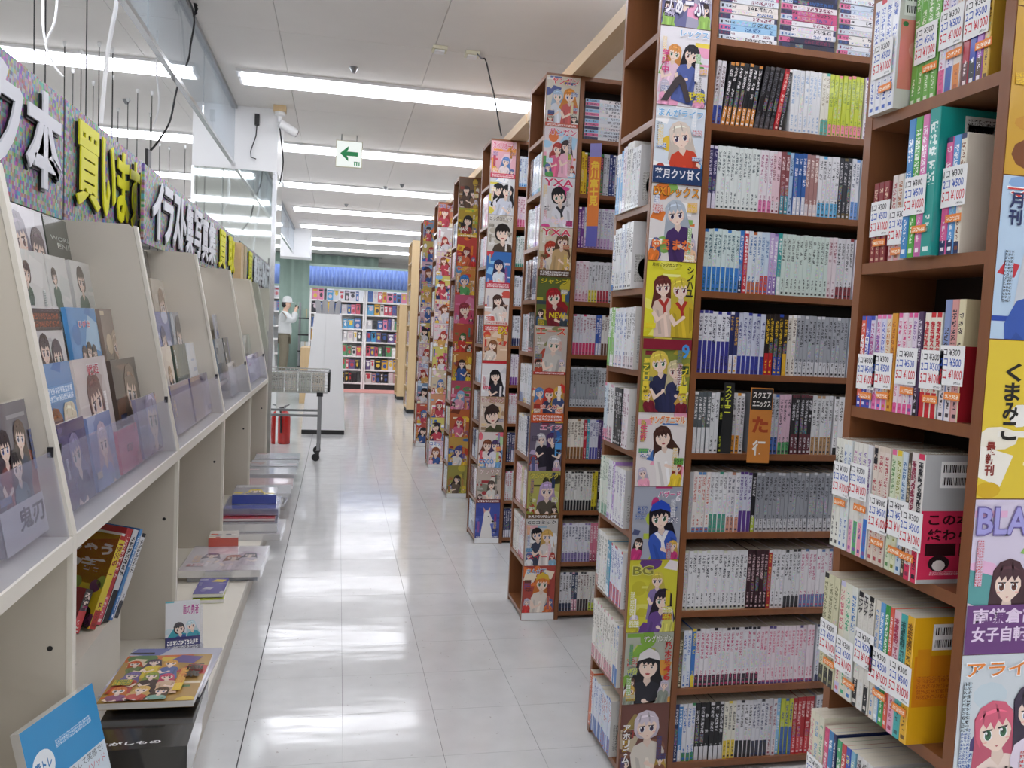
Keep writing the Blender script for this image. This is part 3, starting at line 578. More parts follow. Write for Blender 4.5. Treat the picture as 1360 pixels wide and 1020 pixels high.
# --- nearest end bookcase: wrapped sets with price cards
BK = '22222a'; BL = '3a5cb4'; RD = 'cc2b3a'
def price_card(parent, X):
    """white price card, about 44 x 52 mm, lettering facing -y in its own frame"""
    pg = Page(.046, .056); pg.rect(0, .046, 0, .056, hx('f2f2f2')); pg.up()
    for t, y, h, w_, c in (('1コ ¥300', .0415, .0095, .036, BK), ('2コ ¥500', .0265, .0115, .039, BL), ('5コ ¥1000', .0085, .014, .042, RD), ('(税込)', .002, .0035, .012, BK)):
        pg.text(t, .002 if t[0] != '(' else .03, y, w_, h, hx(c), .015)
    mb = pg.mb; mb.box(0, .046, .0001, .0006, 0, .056, 0, hx('ececec'))
    return mb.build('price_card', ['matte_print', 'glyph'], parent, X)
def sticker(parent, X, col='ee8a3c', w_=.03, h_=.011, ink='fff4e0'):
    pg = Page(w_, h_); pg.rect(0, w_, 0, h_, hx(col)); pg.up(); pg.small(w_*.08, w_*.92, h_*.18, h_*.82, hx(col), hx(ink), h_*.64)
    pg.mb.box(0, w_, .0001, .0005, 0, h_, 0, hx(col)); return pg.mb.build('set_sticker', ['matte_print', 'glyph'], parent, X)
def spine_words(parent, X, text, w_, ztop, size, col):
    pg = Page(1, 1); pg.vtext(text, (w_-size)/2, ztop, size, hx(col), .03, 1.02); return pg.mb.build('spine_lettering', ['print', 'glyph'], parent, X)
def book_set(shelf, y_far, prot, books, lab, card=None, stick=None, back=None):
    """books: list of style dicts from far (left in the photo) to near; card: height of the price card; returns near end"""
    z = SHELF_Z[shelf]; wd = sum(b['w'] for b in books); x = EX0-prot
    t = thing('wrapped_book_set', lab, 'book set', (x, y_far, z), 'wrapped sets on the nearest end bookcase'); bpy.context.view_layer.update()
    B = RZ(-90); pos = 0
    for b in books:
        mb = MB(); put_book(mb, b['w']-.0006, b['h'], .128, b); o = mb.build('book', ['gloss_print', 'spine'], t, B @ T(pos, 0, 0))
        if b.get('txt'):
            q = b['txt']; spine_words(o, T(0, -.0008, 0), q[0], b['w'], b['h']-q[1], q[2], q[3])
        pos += b['w']
    if card is not None:
        c0 = min(max(0, wd-.05), .003); price_card(t, B @ T(c0+card[1], -.0022, card[0]))
    if stick is not None: sticker(t, B @ T(.006+stick[1], -.0028, stick[0]))
    if back:      # print on the near book's outward cover: local x runs into the shelf
        pg = Page(.126, books[-1]['h']); back(pg); pg.mb.build('back_cover_print', ['gloss_print', 'glyph'], t, T(.001, -wd+.0004, 0))
    return y_far-wd
def W(b, txt, top, size, col): b['txt'] = (txt, top, size, col); return b
def bk_pinkpage(pg):
    pg.rect(0, pg.W, 0, pg.H, hx('d8d6d2')); pg.up(); pg.rect(.004, pg.W, .03, .135, hx('e8897c')); pg.up(); pg.ell(.05, .09, .03, .02, hx('f0a898')); barcode(pg, .012, .145); pg.ell(.012, .128, .005, .004, hx('3c7c4c'))
def bk_teal(pg):
    pg.rect(0, pg.W, 0, pg.H, hx('1f9c94')); pg.up(); pg.rect(.04, .105, .15, .2, hx('e8ecea')); pg.up(); pg.small(.044, .1, .175, .196, hx('e8ecea'), hx(BK), .006); barcode(pg, .05, .154, .035)
    pg.ell(.058, .128, .018, .018, hx('22243c'), 16); pg.up(); pg.small(.044, .072, .12, .134, hx('22243c'), hx('e8e8f0'), .005); pg.ell(.04, .02, .012, .009, hx('14403e'))
    pg.poly([(.055, .105), (.065, .105), (.07, .075), (.066, .05), (.058, .05), (.053, .078)], hx('d8b090'))
def bk_obi(pg):
    pg.rect(0, pg.W, 0, pg.H, hx('b9bbbc')); pg.up(); barcode(pg, .03, .142, .05); pg.rect(0, pg.W, .006, .105, hx('d8365c')); pg.up()
    pg.text('この本で', .012, .084, .095, .017, hx('3a1420'), .03); pg.text('終わらせ', .012, .062, .095, .017, hx('3a1420'), .03); pg.rect(.01, .06, .04, .058, hx('32141c')); pg.rect(.066, .12, .04, .058, hx('32141c')); pg.up()
    pg.ell(.034, .029, .018, .012, hx('2a2024'), 12); pg.ell(.09, .029, .018, .012, hx('6c4030'), 12); pg.up(); pg.ell(.034, .026, .011, .008, hx('e8ddd8'), 10); pg.ell(.09, .026, .011, .008, hx('e8ddd8'), 10); pg.small(.02, .11, .012, .017, hx('d8365c'), hx('f0c0cc'), .004)
def bk_yellow(pg):
    pg.rect(0, pg.W, 0, pg.H, hx('e0a81c')); pg.up(); pg.rect(.004, pg.W, .055, .13, hx('d8861c')); barcode(pg, .035, .142, .045); pg.rect(.008, .03, .1, .14, hx('dc9420')); pg.up(); pg.small(.01, .1, .066, .1, hx('d8861c'), hx('b85c18'), .008)
def bk_red(pg): pg.rect(0, pg.W, 0, pg.H, hx('a82430')); pg.up(); pg.rect(0, pg.W, pg.H*.62, pg.H, hx('cbbf9a')); pg.up(); barcode(pg, .05, .14, .04)
def bk_cream(pg): pg.rect(0, pg.W, 0, pg.H, hx('cfcac0')); pg.up(); barcode(pg, .05, .135, .045); pg.small(.02, .1, .02, .06, hx('cfcac0'), hx('a09a90'), .008)
Y0 = CASE_Y[0]+EW-TH-.006
def S(base, ink=BK, band='ffffff', bf=0.0, w_=12, h=.178): return st(base, ink, band, bf, None, w_, h)
def row(shelf, sets, start=0.0):
    y = Y0-start
    for q in sets:
        gap = q.pop('gap', .003); y = book_set(shelf, y, **q)-gap
row(7, [dict(prot=.013, books=[S('e8eaf0', BL, 'd04050', .0, 15) for _ in range(4)], lab='wrapped set of white volumes with blue titles at the top left of nearest bookcase', card=(.055, .004), stick=(.03, .02), back=bk_pinkpage),
        dict(prot=-.0135, books=[S('6fb04a', 'e8f0d8', '3a66b0', 0, 14) for _ in range(4)], lab='wrapped set of green volumes beside the pink backed set', card=(.062, .004), stick=(.045, .022)),
        dict(prot=-.0135, books=[S('e6dce8', 'c04878', 'e05a90', .22, 15, .18), S('e4e0ee', '4858b0', '3a66b0', .22, 15, .18), S('e8e0d8', 'c06838', 'e08a40', .22, 15, .18)], lab='wrapped set of three pale volumes with coloured feet between green and purple sets', card=(.068, .0), stick=(.05, .012)),
        dict(prot=-.0135, books=[S('b83a48', 'f0e0e0', '5c2c34', .2, 13, .18), S('3c4cb4', 'f0f0f8', '30343c', .2, 13, .18), S('a860c0', 'f4ecf8', '5c4434', .2, 13, .18), S('d8b040', '5c3c20', 'd8b040', 0, 12, .17)], lab='wrapped set of red, blue and purple volumes at right end of that shelf', card=(.066, .0), stick=(.045, .02))], .0)
row(6, [dict(prot=-.006, books=[S('8c2c34', 'e0b8a0', '8c2c34', 0, 13, .128) for _ in range(3)], lab='short wrapped set of dark red volumes on second visible shelf', card=(.042, -.001), stick=(.026, .004), gap=.012),
        dict(prot=-.002, books=[S('ddd2cc', 'b05c60', 'd8b0b0', .2, 13, .132), S('e0d6cc', 'a86c4c', 'e0a0a8', .2, 13, .132), S('c8d4d0', '5c8c88', 'd8c8c8', .2, 13, .132)], lab='short wrapped set of faded pink and mint volumes beside the dark red set', card=(.024, .0), stick=(.008, .004), gap=.008),
        dict(prot=.012, books=[S('3c88c8', 'e8f0f8', '48a848', 0, 15, .205), S('46a83c', 'e8f4e0', '46a83c', 0, 15, .205), S('dc78b4', 'fbeef6', 'c060a0', .1, 14, .205), S('1f9c94', 'e0f4f0', '1f9c94', 0, 22, .21)], lab='tall wrapped set of blue, green, pink and teal books with a teal back', card=(.062, .0), stick=(.034, .02), back=bk_teal, gap=.004),
        dict(prot=.002, books=[S('e0609c', 'f8e8f0', '26305e', .12, 14, .165), S('5c9cd8', 'f0f4fa', '26305e', .12, 14, .165), S('e8e0d0', '804c34', '26305e', .1, 12, .165)], lab='wrapped set of pink and blue volumes at the shelf end by the panel', card=(.066, .0), stick=(.044, .006))], .004)
row(5, [dict(prot=.0, books=[W(S('e2604c', 'f8f0f0', '3a4cb0', .12, 12, .148), 'のロマンス', .03, .009, 'ffffff'), W(S('5c5cc0', 'f0f0fa', '3a4cb0', .12, 12, .148), 'ロマンス', .034, .009, 'ffffff'), W(S('ded8ea', 'a84890', '3a4cb0', .12, 12, .148), 'ロマンス', .034, .009, 'b04890')], lab='wrapped set of red, blue and lilac volumes with red caps', card=(.03, .0), stick=(.014, .006)),
        dict(prot=.0, books=[W(S('e6d8e8', 'c04c90', 'e878b0', .16, 12, .15), 'キスとキス', .032, .009, '8c50b0'), S('dcdcf0', '4858c0', 'e878b0', .16, 12, .15), S('ecdcc4', 'c87838', 'e878b0', .16, 12, .15), S('e09c30', 'a04c20', 'e0a030', .2, 12, .152)], lab='wrapped set of lilac and orange volumes with pink feet', card=(.034, .0), stick=(.018, .008)),
        dict(prot=.0, books=[S('ecdce4', 'd0407c', 'e05c98', .1, 11, .152), S('ecd4de', 'd0407c', 'e05c98', .1, 11, .152), S('e8e0e4', 'd0407c', 'e05c98', .1, 11, .152), S('e2d4e4', '804c9c', 'e05c98', .1, 11, .152), S('50365c', 'e8e0ec', '201820', .2, 11, .154)], lab='wrapped set of five pink and purple volumes mid shelf', card=(.044, .001), stick=(.03, .012)),
        dict(prot=.0, books=[W(S('ece8da', RD, 'c8242c', .24, 12, .152), 'キミがスキ', .012, .0092, RD), W(S('ece8da', RD, 'c8242c', .24, 12, .152), 'キミがスキ', .012, .0092, RD), W(S('ece8da', RD, 'c8242c', .24, 12, .152), 'キミがスキ', .012, .0092, RD)], lab='wrapped set of three cream volumes with red titles and red feet', card=(.042, .0), stick=(.022, .004)),
        dict(prot=.0, books=[S('8c9cc8', '3a2c34', 'e4dce0', .3, 13, .17), S('d89c98', '3a2c34', 'e4dce0', .3, 13, .17), S('e2d8b4', '3a2c34', 'd4a0a0', .3, 13, .17)], lab='wrapped set of three pastel volumes with a dark red back at shelf end', card=(.05, .0), stick=(.03, .008), back=bk_red)], .006)
row(4, [dict(prot=.022, books=[W(S('e6e6dc', '3a3a3a', 'e6e6dc', 0, 11, .18), 'あいうち', .035, .0085, BK), W(S('e6e6dc', '3a3a3a', 'e6e6dc', 0, 11, .18), 'あいうち', .035, .0085, BK), S('e2e8e8', '4a6cb0', 'e6e6dc', 0, 11, .18), S('e2e8e8', '4a6cb0', 'e6e6dc', 0, 11, .18)], lab='wrapped set of off white volumes with black titles, shelf below the pink sets', card=(.085, .0), stick=(.07, .002)),
        dict(prot=.022, books=[S('e4e2da', 'b05c9c', 'e8b0c0', .3, 12, .18), S('e4e2da', '7c5cb0', '58b070', .3, 12, .18), S('e4e2da', '6c4c9c', 'f0a0b4', .3, 12, .18), S('dfe0e4', '8c5c9c', '3a78cc', .35, 12, .18)], lab='wrapped set of white volumes with purple titles and coloured feet', card=(.09, -.003), stick=(.072, .008)),
        dict(prot=.022, books=[W(S('e4d8cc', 'b04850', 'd8c8b8', .2, 13, .182), '121', .004, .008, BK), S('e2d2c6', 'b04850', 'd8c8b8', .2, 13, .182), S('e2d6cc', 'b04850', 'd8c8b8', .2, 13, .182)], lab='wrapped set of three beige pink volumes numbered at their tops', card=(.05, .0), stick=(.03, .004)),
        dict(prot=.022, books=[S('d8e0c4', '5c8c50', 'e06c9c', 0, 12, .182), S('dce0c0', '8c9430', 'e8c830', 0, 12, .182), S('d0dce4', '4c78a8', '5ca0dc', 0, 12, .182), S('504438', 'd8c8a8', '504438', 0, 9, .182)], lab='wrapped set of pale green and blue volumes beside the pink banded book', card=(.054, .0), stick=(.028, .004)),
        dict(prot=.026, books=[W(S('e4dcd8', '8c3050', 'd8365c', .12, 14, .185), '不思議ノメラさん', .012, .0092, '9c3450'), W(S('e4e0dc', BK, 'd8365c', .45, 14, .185), '不思議ノメラさん', .012, .0092, BK)], lab='two white volumes with a bright pink paper band showing its back', card=(.046, -.012), stick=(.028, -.014), back=bk_obi)], -.006)
row(3, [dict(prot=.024, books=[S('d3d0ae', '7c7c58', '2a2a2a', .16, 14, .186) for _ in range(3)], lab='wrapped set of three olive cream volumes on the shelf below the pink band', card=(.052, .0), stick=(.036, .01)),
        dict(prot=.024, books=[S('e2dcc8', 'd06c7c', 'c8c4e0', .1, 15, .186), S('dfe0d0', '3ca878', 'dcd8c8', .1, 15, .186), S('dde0d8', '3a78b8', 'e4dcd0', .1, 15, .186)], lab='wrapped set of three pale volumes with pink and green brush titles', card=(.04, .0), stick=(.024, .02)),
        dict(prot=.024, books=[W(S('e0ddd4', 'd8d4cc', '1c1c20', .24, 13, .184), 'エンゲ', .004, .010, BK), W(S('e0ddd4', 'd8d4cc', 'e0e0dc', .24, 13, .184), 'エンゲ', .004, .010, BK), W(S('e0ddd4', 'd8d4cc', '1c1c20', .24, 13, .184), 'エンゲ', .004, .010, BK)], lab='wrapped set of white volumes with black title blocks and black feet', card=(.07, .0)),
        dict(prot=.024, books=[S('ddd6c8', '5c8cc8', 'ddd6c8', 0, 11, .184), S('5c9cd4', 'f0f4f8', 'c8d4d8', .2, 11, .184), S('3c9c54', 'f0f8f0', '3ca04c', .2, 11, .184), S('e0604c', 'f8ecea', 'e0604c', 0, 9, .184)], lab='wrapped set of blue, green and orange volumes beside the yellow book', card=(.056, -.004), stick=(.04, .004)),
        dict(prot=.026, books=[W(S('e4c4cc', 'b03c5c', 'e4a8c0', .2, 14, .184), 'オネエの', .01, .0095, 'b83858'), W(S('5cb0ac', '2c5c5c', '48b0b0', .2, 14, .184), 'オネエの', .01, .0095, '205858'), W(S('e2b02c', '6c4c18', 'e2b02c', 0, 15, .186), 'オネエの', .01, .0095, '7c4c14')], lab='wrapped set of pink, teal and yellow volumes with a yellow back cover', card=(.058, .0), stick=(.04, .006), back=bk_yellow)], -.008)
row(2, [dict(prot=.03, books=[S('dfd9c2', 'd0808c', 'dfd9c2', 0, 13, .182), S('dcd8c2', '6c98c0', 'dfd9c2', 0, 13, .182), S('dcdac4', '5ca080', 'dfd9c2', 0, 13, .182)], lab='wrapped set of three cream volumes on the lowest visible shelf', card=(.05, .0)),
        dict(prot=.03, books=[S('d8557c', 'f8e8ec', 'c84070', .2, 12, .172), S('3c80b8', 'f0f4f8', '26305e', .2, 12, .172), S('26305e', 'e0e4f0', '26305e', 0, 8, .172)], lab='pink and blue volumes beside the cream set on lowest visible shelf', card=None),
        dict(prot=.03, books=[S('3ca06c', 'e8f0e8', '3ca06c', .2, 12, .168), S('c43c44', 'f0e0d0', 'c43c44', .2, 12, .168), S('2c50b8', 'f0e850', '2c50b8', 0, 12, .168), S('7cb0c8', 'f0f4d0', '7cb0c8', 0, 12, .168)], lab='green, red and blue volumes on lowest visible shelf', card=None),
        dict(prot=.03, books=[W(S('d8d6d4', '8c5c6c', 'd8d6d4', 0, 13, .17), 'パパ', .006, .009, BK), W(S('d8d6d4', '8c5c6c', 'd8d6d4', 0, 13, .17), 'パパ', .006, .009, BK), W(S('d8d6d4', '8c5c6c', 'd8d6d4', 0, 13, .17), 'パパ', .006, .009, BK)], lab='three grey white volumes with black titles on lowest visible shelf', card=None),
        dict(prot=.03, books=[S('c6c4bc', 'a8a498', 'c6c4bc', 0, 16, .166) for _ in range(3)], lab='three plain grey volumes at the right of lowest visible shelf', card=None, back=bk_cream)], -.01)
# ================================================================== magazine covers on the end panels
YR = ['ffffff', 'f0d040', 'd83040']; PASTEL = ['f4e0ea', 'd8e8f8', 'f8f0d0', 'f8c8d8', 'ffffff']; WARM = ['e87838', 'd83a34', 'f0c840', 'f8e8d0', '7c3c28']; COOL = ['3c6cc0', '8cc0e8', 'ffffff', '26305e', 'e86c9c']
def D(bg, title, tc, figs, acc=None, words=(), band=None, **k): return dict(bg=bg, title=title, tc=tc, figs=figs, acc=acc or PASTEL, words=list(words), band=band, **k)
def MG(L):
    for q in L: q.setdefault('mini', 1); q.setdefault('blobs', 9)
    return L
PH = dict(photo=True)
C1 = [D('cfa93a', '', '7c4c18', [], ['b88c2c', 'e0c050', '8c5c20'], [('漫画', .1, .9, .2, '6c3c14', True)], label='gold magazine cover with brown lettering'),
      D('cfa030', '', '7c4c18', [(.7, .55, .5, '8c4c20', 'a83c34')], ['c89028', 'e0b848', '7c4418'], label='amber magazine cover with dark brown figure'),
      D('bcd4ea', 'マンガ', 'd23a34', [(.62, .55, .62, 'dde3ea', '3a5cb0', dict(eye='b03c3c'))], ['e8f0f8', '2c4ca8', 'c83440', '8cb0dc'], [('月刊', .08, .9, .14, '26305e', True)], tp=(.05, .86, .8, .08), label='pale blue magazine cover with white haired girl and red ribbons'),
      D('e4c83c', '', '22222a', [], ['f2f0e8', 'f0ead8', 'd8b024', 'f4f0e4'], [('くまみこ', .2, .86, .17, '1c1a18', True), ('最新刊', .06, .36, .1, '8c3024', True)], blobs=8, busy=1, label='yellow magazine cover with large black vertical lettering'),
      D('d9d0e4', 'BLADE', 'a8a4e0', [(.42, .46, .34, '4c2c34', 'd070a8'), (.8, .54, .34, '3a2c3c', 'd070a8')], ['8cc060', 'e8b8d8', '5ca0a0', 'f4eef4'], [('南鎌倉高校', .06, .2, .9, 'ecd8f0', False, .1), ('女子自転車部', .06, .08, .9, 'ecd8f0', False, .1)], band=('6c3c7c', .0, .32), tp=(.03, .78, .94, .17), to='6c5ca0', label='lilac magazine cover with two helmeted cyclists and purple base'),
      D('d3dbe0', 'アライブ', 'e8862c', [(.42, .5, .42, 'd8627c', 'f0dcd0'), (.82, .62, .4, '3a2c44', 'e4d8e8')], ['c8d8e0', 'd83c4c', 'f4e8e0', '4c3c70'], [('ようりお', .12, .12, .8, '26201c', False, .13)], tp=(.05, .86, .9, .1), label='pale magazine cover with pink haired and dark haired figures, orange title')]
C2 = [D('a9a6bc', 'ゔぁーぶ', 'f2f0f4', [(.4, .75, .4, '3a3a60', '6c6c98')], ['c8c0d8', '6c6890', 'e8e4f0', '98c060', 'f0a8c8'], [('創刊', .72, .7, .16, '4c3c10', True)], tp=(.05, .15, .8, .3), to='6c6890', label='grey lilac magazine cover with white brush lettering'),
      D('e6e3e8', 'レックス', '7cb4e0', [(.3, .66, .26, 'e09850', 'e8c8d8'), (.64, .66, .3, '26222c', '5868a8')], ['6cb050', 'f0a8c8', 'f0d850', 'd8b8d8'], [('政宗', .62, .06, .34, 'e8d838', False, .14), ('学院中', .06, .7, .14, 'e05c98', True)], tp=(.4, .88, .56, .09), legs=1, label='white magazine cover with two seated figures and black stockings'),
      D('dfe9f2', 'まんがライフ', '78b8e4', [(.52, .62, .42, 'e4d6c8', 'd24a32')], ['5ca0d8', 'f0c848', 'ffffff', '8cc0e8'], [('葉月クソ甘く', .04, .06, .92, 'f4f4f8', False, .13)], band=('26406c', 0, .22), tp=(.05, .86, .9, .1), to='f4f8ff', label='pale blue magazine cover with figure in red sweater'),
      D('e6e2e0', 'DXレックス', 'f0a030', [(.52, .62, .4, 'b8c4d0', '4c3468')], ['e88038', 'f0c8a0', 'ffffff', '5c4480', '88b860'], [('ゆゑまな', .06, .14, .8, 'ee7c3c', False, .14)], tp=(.04, .84, .92, .13), to='5c3c20', label='white magazine cover with silver haired figure and orange title'),
      D('e6e03c', '月刊ビッグガンガン', '2c2c20', [(.34, .66, .34, '6c3430', 'e0c8b8', dict(trim='b83830')), (.7, .64, .36, 'dcc848', 'd0b434', dict(trim='b83830'))], ['f0ec70', 'dcd428', 'f4f0a0'], [('シノハユ', .82, .95, .14, '2c2c28', True)], tp=(.1, .93, .6, .045), to='e6e03c', busy=1, label='yellow magazine cover with two girls side by side'),
      D('8c9440', '', 'f0d838', [(.36, .66, .36, 'e6cc58', '2c3050'), (.7, .56, .32, 'd8cca0', '34385c')], ['7c2434', 'c8b040', '4c6c38', 'e8d860'], [('9', .8, .72, .16, '4c9ce0', False, .2), ('舞乙HiME', .03, .72, .13, 'f0d848', True), ('ブルータ', .8, .6, .16, 'f0e048', True)], band=('8c2438', .84, .98), label='olive magazine cover with two blond uniformed figures'),
      D('e8e2e0', 'ヤングアニマル', 'f07c2c', [(.52, .66, .36, '4c3028', 'f0ece8', dict(photo=True))], ['f0a8c0', '78c050', 'f0d040', '4c7cc0', 'f8e0d0'], [('生奈', .04, .84, .15, 'e0507c', True)], tp=(.22, .85, .74, .11), to='fff0d0', label='white magazine cover with smiling photo model in white top'),
      D('a8aebc', 'ハザード', 'e04890', [(.56, .58, .42, '1e1c28', '3a5cb8', dict(trim='f0f0f4'))], ['c83c7c', 'b8c848', 'e8b0a0', '4c5478', 'e8e4ec'], [('6', .86, .8, .1, 'f4f4f8', False, .1)], tp=(.5, .86, .46, .08), hat='2c50c0', label='grey and magenta magazine cover with black haired figure in blue hat'),
      D('d6d040', 'BG', '8c8a3c', [(.58, .72, .26, 'd8c858', '8c7cb0'), (.72, .44, .36, '2c2434', '6c4c90')], ['e0dc70', 'c8c038', '6c4488', 'f0e8e8'], [], tp=(.06, .8, .42, .12), to='e8e488', label='lime yellow magazine cover lettered BG with purple dressed figures'),
      D('b7bcae', 'ヤングガンガン', 'f0f0ec', [(.5, .52, .46, '1c1a20', '24242e', dict(photo=True)), (.14, .3, .18, '5c3c30', 'e8e8f0')], ['88b848', 'c8d060', 'e0a040', '90988c'], [('乃木坂46', .82, .86, .15, 'd03c38', True)], tp=(.36, .87, .6, .09), to='6c7c40', hat='e8e4e4', label='grey green magazine cover with dark haired model in santa hat'),
      D('70453c', '', 'f4f0ec', [(.54, .68, .5, 'd8ccd8', 'e0d8cc', dict(long=False))], ['8c5c44', 'c8b89c', '5c3430', 'b83c48', 'a08c50'], [('アホリズム', .05, .72, .15, 'f4f2f0', True)], band=('c8a83c', .0, .06), label='brown magazine cover with white haired figure and white vertical title')]
C3 = [D('d6cfc0', 'ヤンガン', 'd83848', [(.34, .6, .3, 'a8c0d8', 'd8dce4'), (.7, .62, .34, 'e09038', 'c85c58')], ['e8c860', '4c5c98', 'e8e4e0'], tp=(.15, .84, .8, .13), band=('c8604c', 0, .07), label='beige magazine cover with blue haired and orange haired pair'),
      D('e9dfe2', 'ガンガン', 'd8507c', [(.42, .56, .3, 'b84038', 'e06c90'), (.68, .62, .3, '3a2c30', 'f0b8cc')], ['5ca85c', 'f0a8c0', 'e88048', 'b0d8f0'], tp=(.12, .84, .84, .13), label='white and pink magazine cover with pink dressed figures'),
      D('dfdddf', 'YXA', 'd8406c', [(.52, .62, .42, '16161a', 'e4e4ea', dict(trim='303038', long=False))], ['e8e4e6', 'c8c4c8', 'd84c90'], [('Another', .04, .08, .8, 'f0e0f0', False, .12)], tp=(.05, .82, .9, .15), label='white magazine cover with black haired girl in tie'),
      D('dcd2be', 'YXA', 'd8405c', [(.36, .56, .36, 'b8402c', 'e8dcc8'), (.7, .72, .36, '6c4c34', 'c8a878')], ['c8b48c', 'e8d8c0', '8c6c40'], tp=(.05, .83, .9, .14), band=('5c4028', 0, .14), label='cream magazine cover with red haired boy and brown haired figure'),
      D('5f6c34', 'ジャンプ', 'e8d838', [(.52, .58, .44, 'a8242c', '7c2430')], ['c8b83c', '38444c', 'b8b0a0', '3c5c7c'], [('NEW', .4, .16, .5, 'e8d030', False, .12)], tp=(.1, .86, .85, .11), to='2c3418', label='dark green magazine cover with red haired girl'),
      D('c9beb4', 'エース', 'd83c2c', [(.6, .62, .42, 'dcd8d4', 'd0ccc4')], ['6cb848', 'b84c38', 'e0d4c4', '8c8c5c'], tp=(.04, .82, .9, .14), to='f0dcc0', band=('c03c34', 0, .06), label='pale magazine cover with white haired figure and red title'),
      D('c29066', 'まんが', 'e86838', [(.22, .62, .26, '5c8cc8', 'd86c4c'), (.52, .6, .3, 'c83c34', '3a3c5c'), (.8, .64, .26, 'e0b040', '4c5c8c')], WARM, tp=(.3, .3, .5, .08), band=('d85c28', .02, .2), label='orange magazine cover with three figures and a red band'),
      D('6d6478', 'エイジ', 'e85c90', [(.34, .66, .28, 'd8d4d8', '2a2834'), (.68, .66, .32, '4c3468', '242230')], ['3c6cb8', 'b8a8c8', '8c3c50'], [('デート', .78, .74, .2, '5ca8e8', True)], tp=(.3, .86, .66, .1), label='dark blue magazine cover with purple haired figure'),
      D('b9b560', 'ヤングキング', 'e8d860', [(.6, .58, .44, 'c0a8d0', '5c5448')], ['8c9c3c', 'd0d080', 'c8a060', '3c3c28'], tp=(.06, .84, .88, .12), to='6c6428', band=('6c4c28', 0, .1), label='olive yellow magazine cover with lilac haired figure'),
      D('d3cfca', 'GCコミック', '26262c', [(.36, .66, .34, '1e1c22', '3c4458', dict(long=False)), (.68, .62, .34, 'dcb060', 'e8e0dc')], ['e8b0b8', '8cb8d0', 'f0f0f0'], [('スイート', .1, .14, .8, 'd03c50', False, .1)], tp=(.04, .88, .9, .09), label='white magazine cover with black haired and blond figures'),
      D('b0483c', 'まんが王', '3c9cc8', [(.6, .62, .42, 'e08038', 'e8dcd0')], WARM, tp=(.1, .84, .6, .1), hat='e0b838', label='red magazine cover with orange haired figure in yellow cap')]
C4 = [D('e6b0bc', 'スペリオール', 'd83c70', [(.6, .45, .3, '6c94d0', 'f0e0e0')], ['f0d0d8', 'e05c70', 'f0a048'], tp=(.05, .78, .9, .18), band=('d84860', 0, .12), label='pink magazine cover with red title'),
      D('dfe1e2', '', '22222a', [(.36, .66, .44, '1c1a1e', 'e8e8f0', PH), (.72, .64, .44, '1c1a1e', 'd8dce8', PH)], ['e8d850', 'b0c8e8', 'ffffff'], label='white magazine cover with two afro haired heads'),
      D('d8d4cc', 'ビッグコミック', '4c3424', [(.6, .5, .6, '241e1c', '4c4034', dict(photo=True, long=False))], ['e8e4dc', 'c0b8a8'], tp=(.05, .84, .9, .13), label='grey magazine cover with drawn man in dark suit'),
      D('3f74b8', '', 'f0f4fa', [(.5, .62, .38, '26305e', 'e4ecf4')], ['8cc4ec', 'e8f0f8', 'd84850'], band=('d03c50', .0, .16), label='blue magazine cover with white dressed figure'),
      D('e7dfda', '', 'c83c34', [(.52, .66, .38, '4c342c', 'e8e0d8', PH)], ['f0c8b0', 'd85c50', 'ffffff'], band=('e8d8d0', 0, .1), bink='c8402c', label='pale magazine cover with long haired model in white'),
      D('e2c0a0', 'EX', 'f0d030', [(.4, .42, .34, '8c5c3c', 'e8dcd0', PH)], ['d84838', 'f0d8c0', 'e8a860'], tp=(.6, .76, .36, .2), band=('d03c34', .82, .98), to='7c1c18', label='tan magazine cover with red and yellow heading'),
      D('e9e7e8', '', '22222a', [(.56, .56, .42, '18161a', '2a2a34', PH)], ['d8d8dc', 'f4f4f4'], [('ANNA', .06, .2, .34, 'd03c58', False, .1)], band=('c83038', .92, 1), label='white magazine cover with black haired woman'),
      D('d9c8b8', 'ビッグコミック', 'a82430', [(.5, .45, .6, '3a2c28', '4c4c34', dict(photo=True, long=False))], ['e0d0c0', 'b89878'], tp=(.05, .84, .9, .13), hat='3a2a26', label='beige magazine cover with face in dark cap'),
      D('e4d8d4', '', 'd84858', [(.36, .62, .38, '7c4830', 'f0e4e0'), (.7, .62, .36, '4c3c68', 'e8e4f0')], ['7cb0dc', 'e87080', 'b8dca8'], [('COCO', .04, .1, .6, '5c9cd8', False, .14)], label='white magazine cover with brown and purple haired pair'),
      D('c6b8ac', 'ケッサク', 'f4f0ec', [(.6, .5, .3, '5c4c44', 'e0dcd4', PH)], ['8c8c7c', 'e0d8cc', 'a83c40'], tp=(.08, .82, .84, .14), to='a02c34', band=('7c2c30', 0, .1), label='grey magazine cover with white and red heading'),
      D('4456a8', '', 'f0d848', [], ['5c6cc0', '38489c'], band=('3a4890', 0, .06), dog=1, label='blue magazine cover with white dog')]
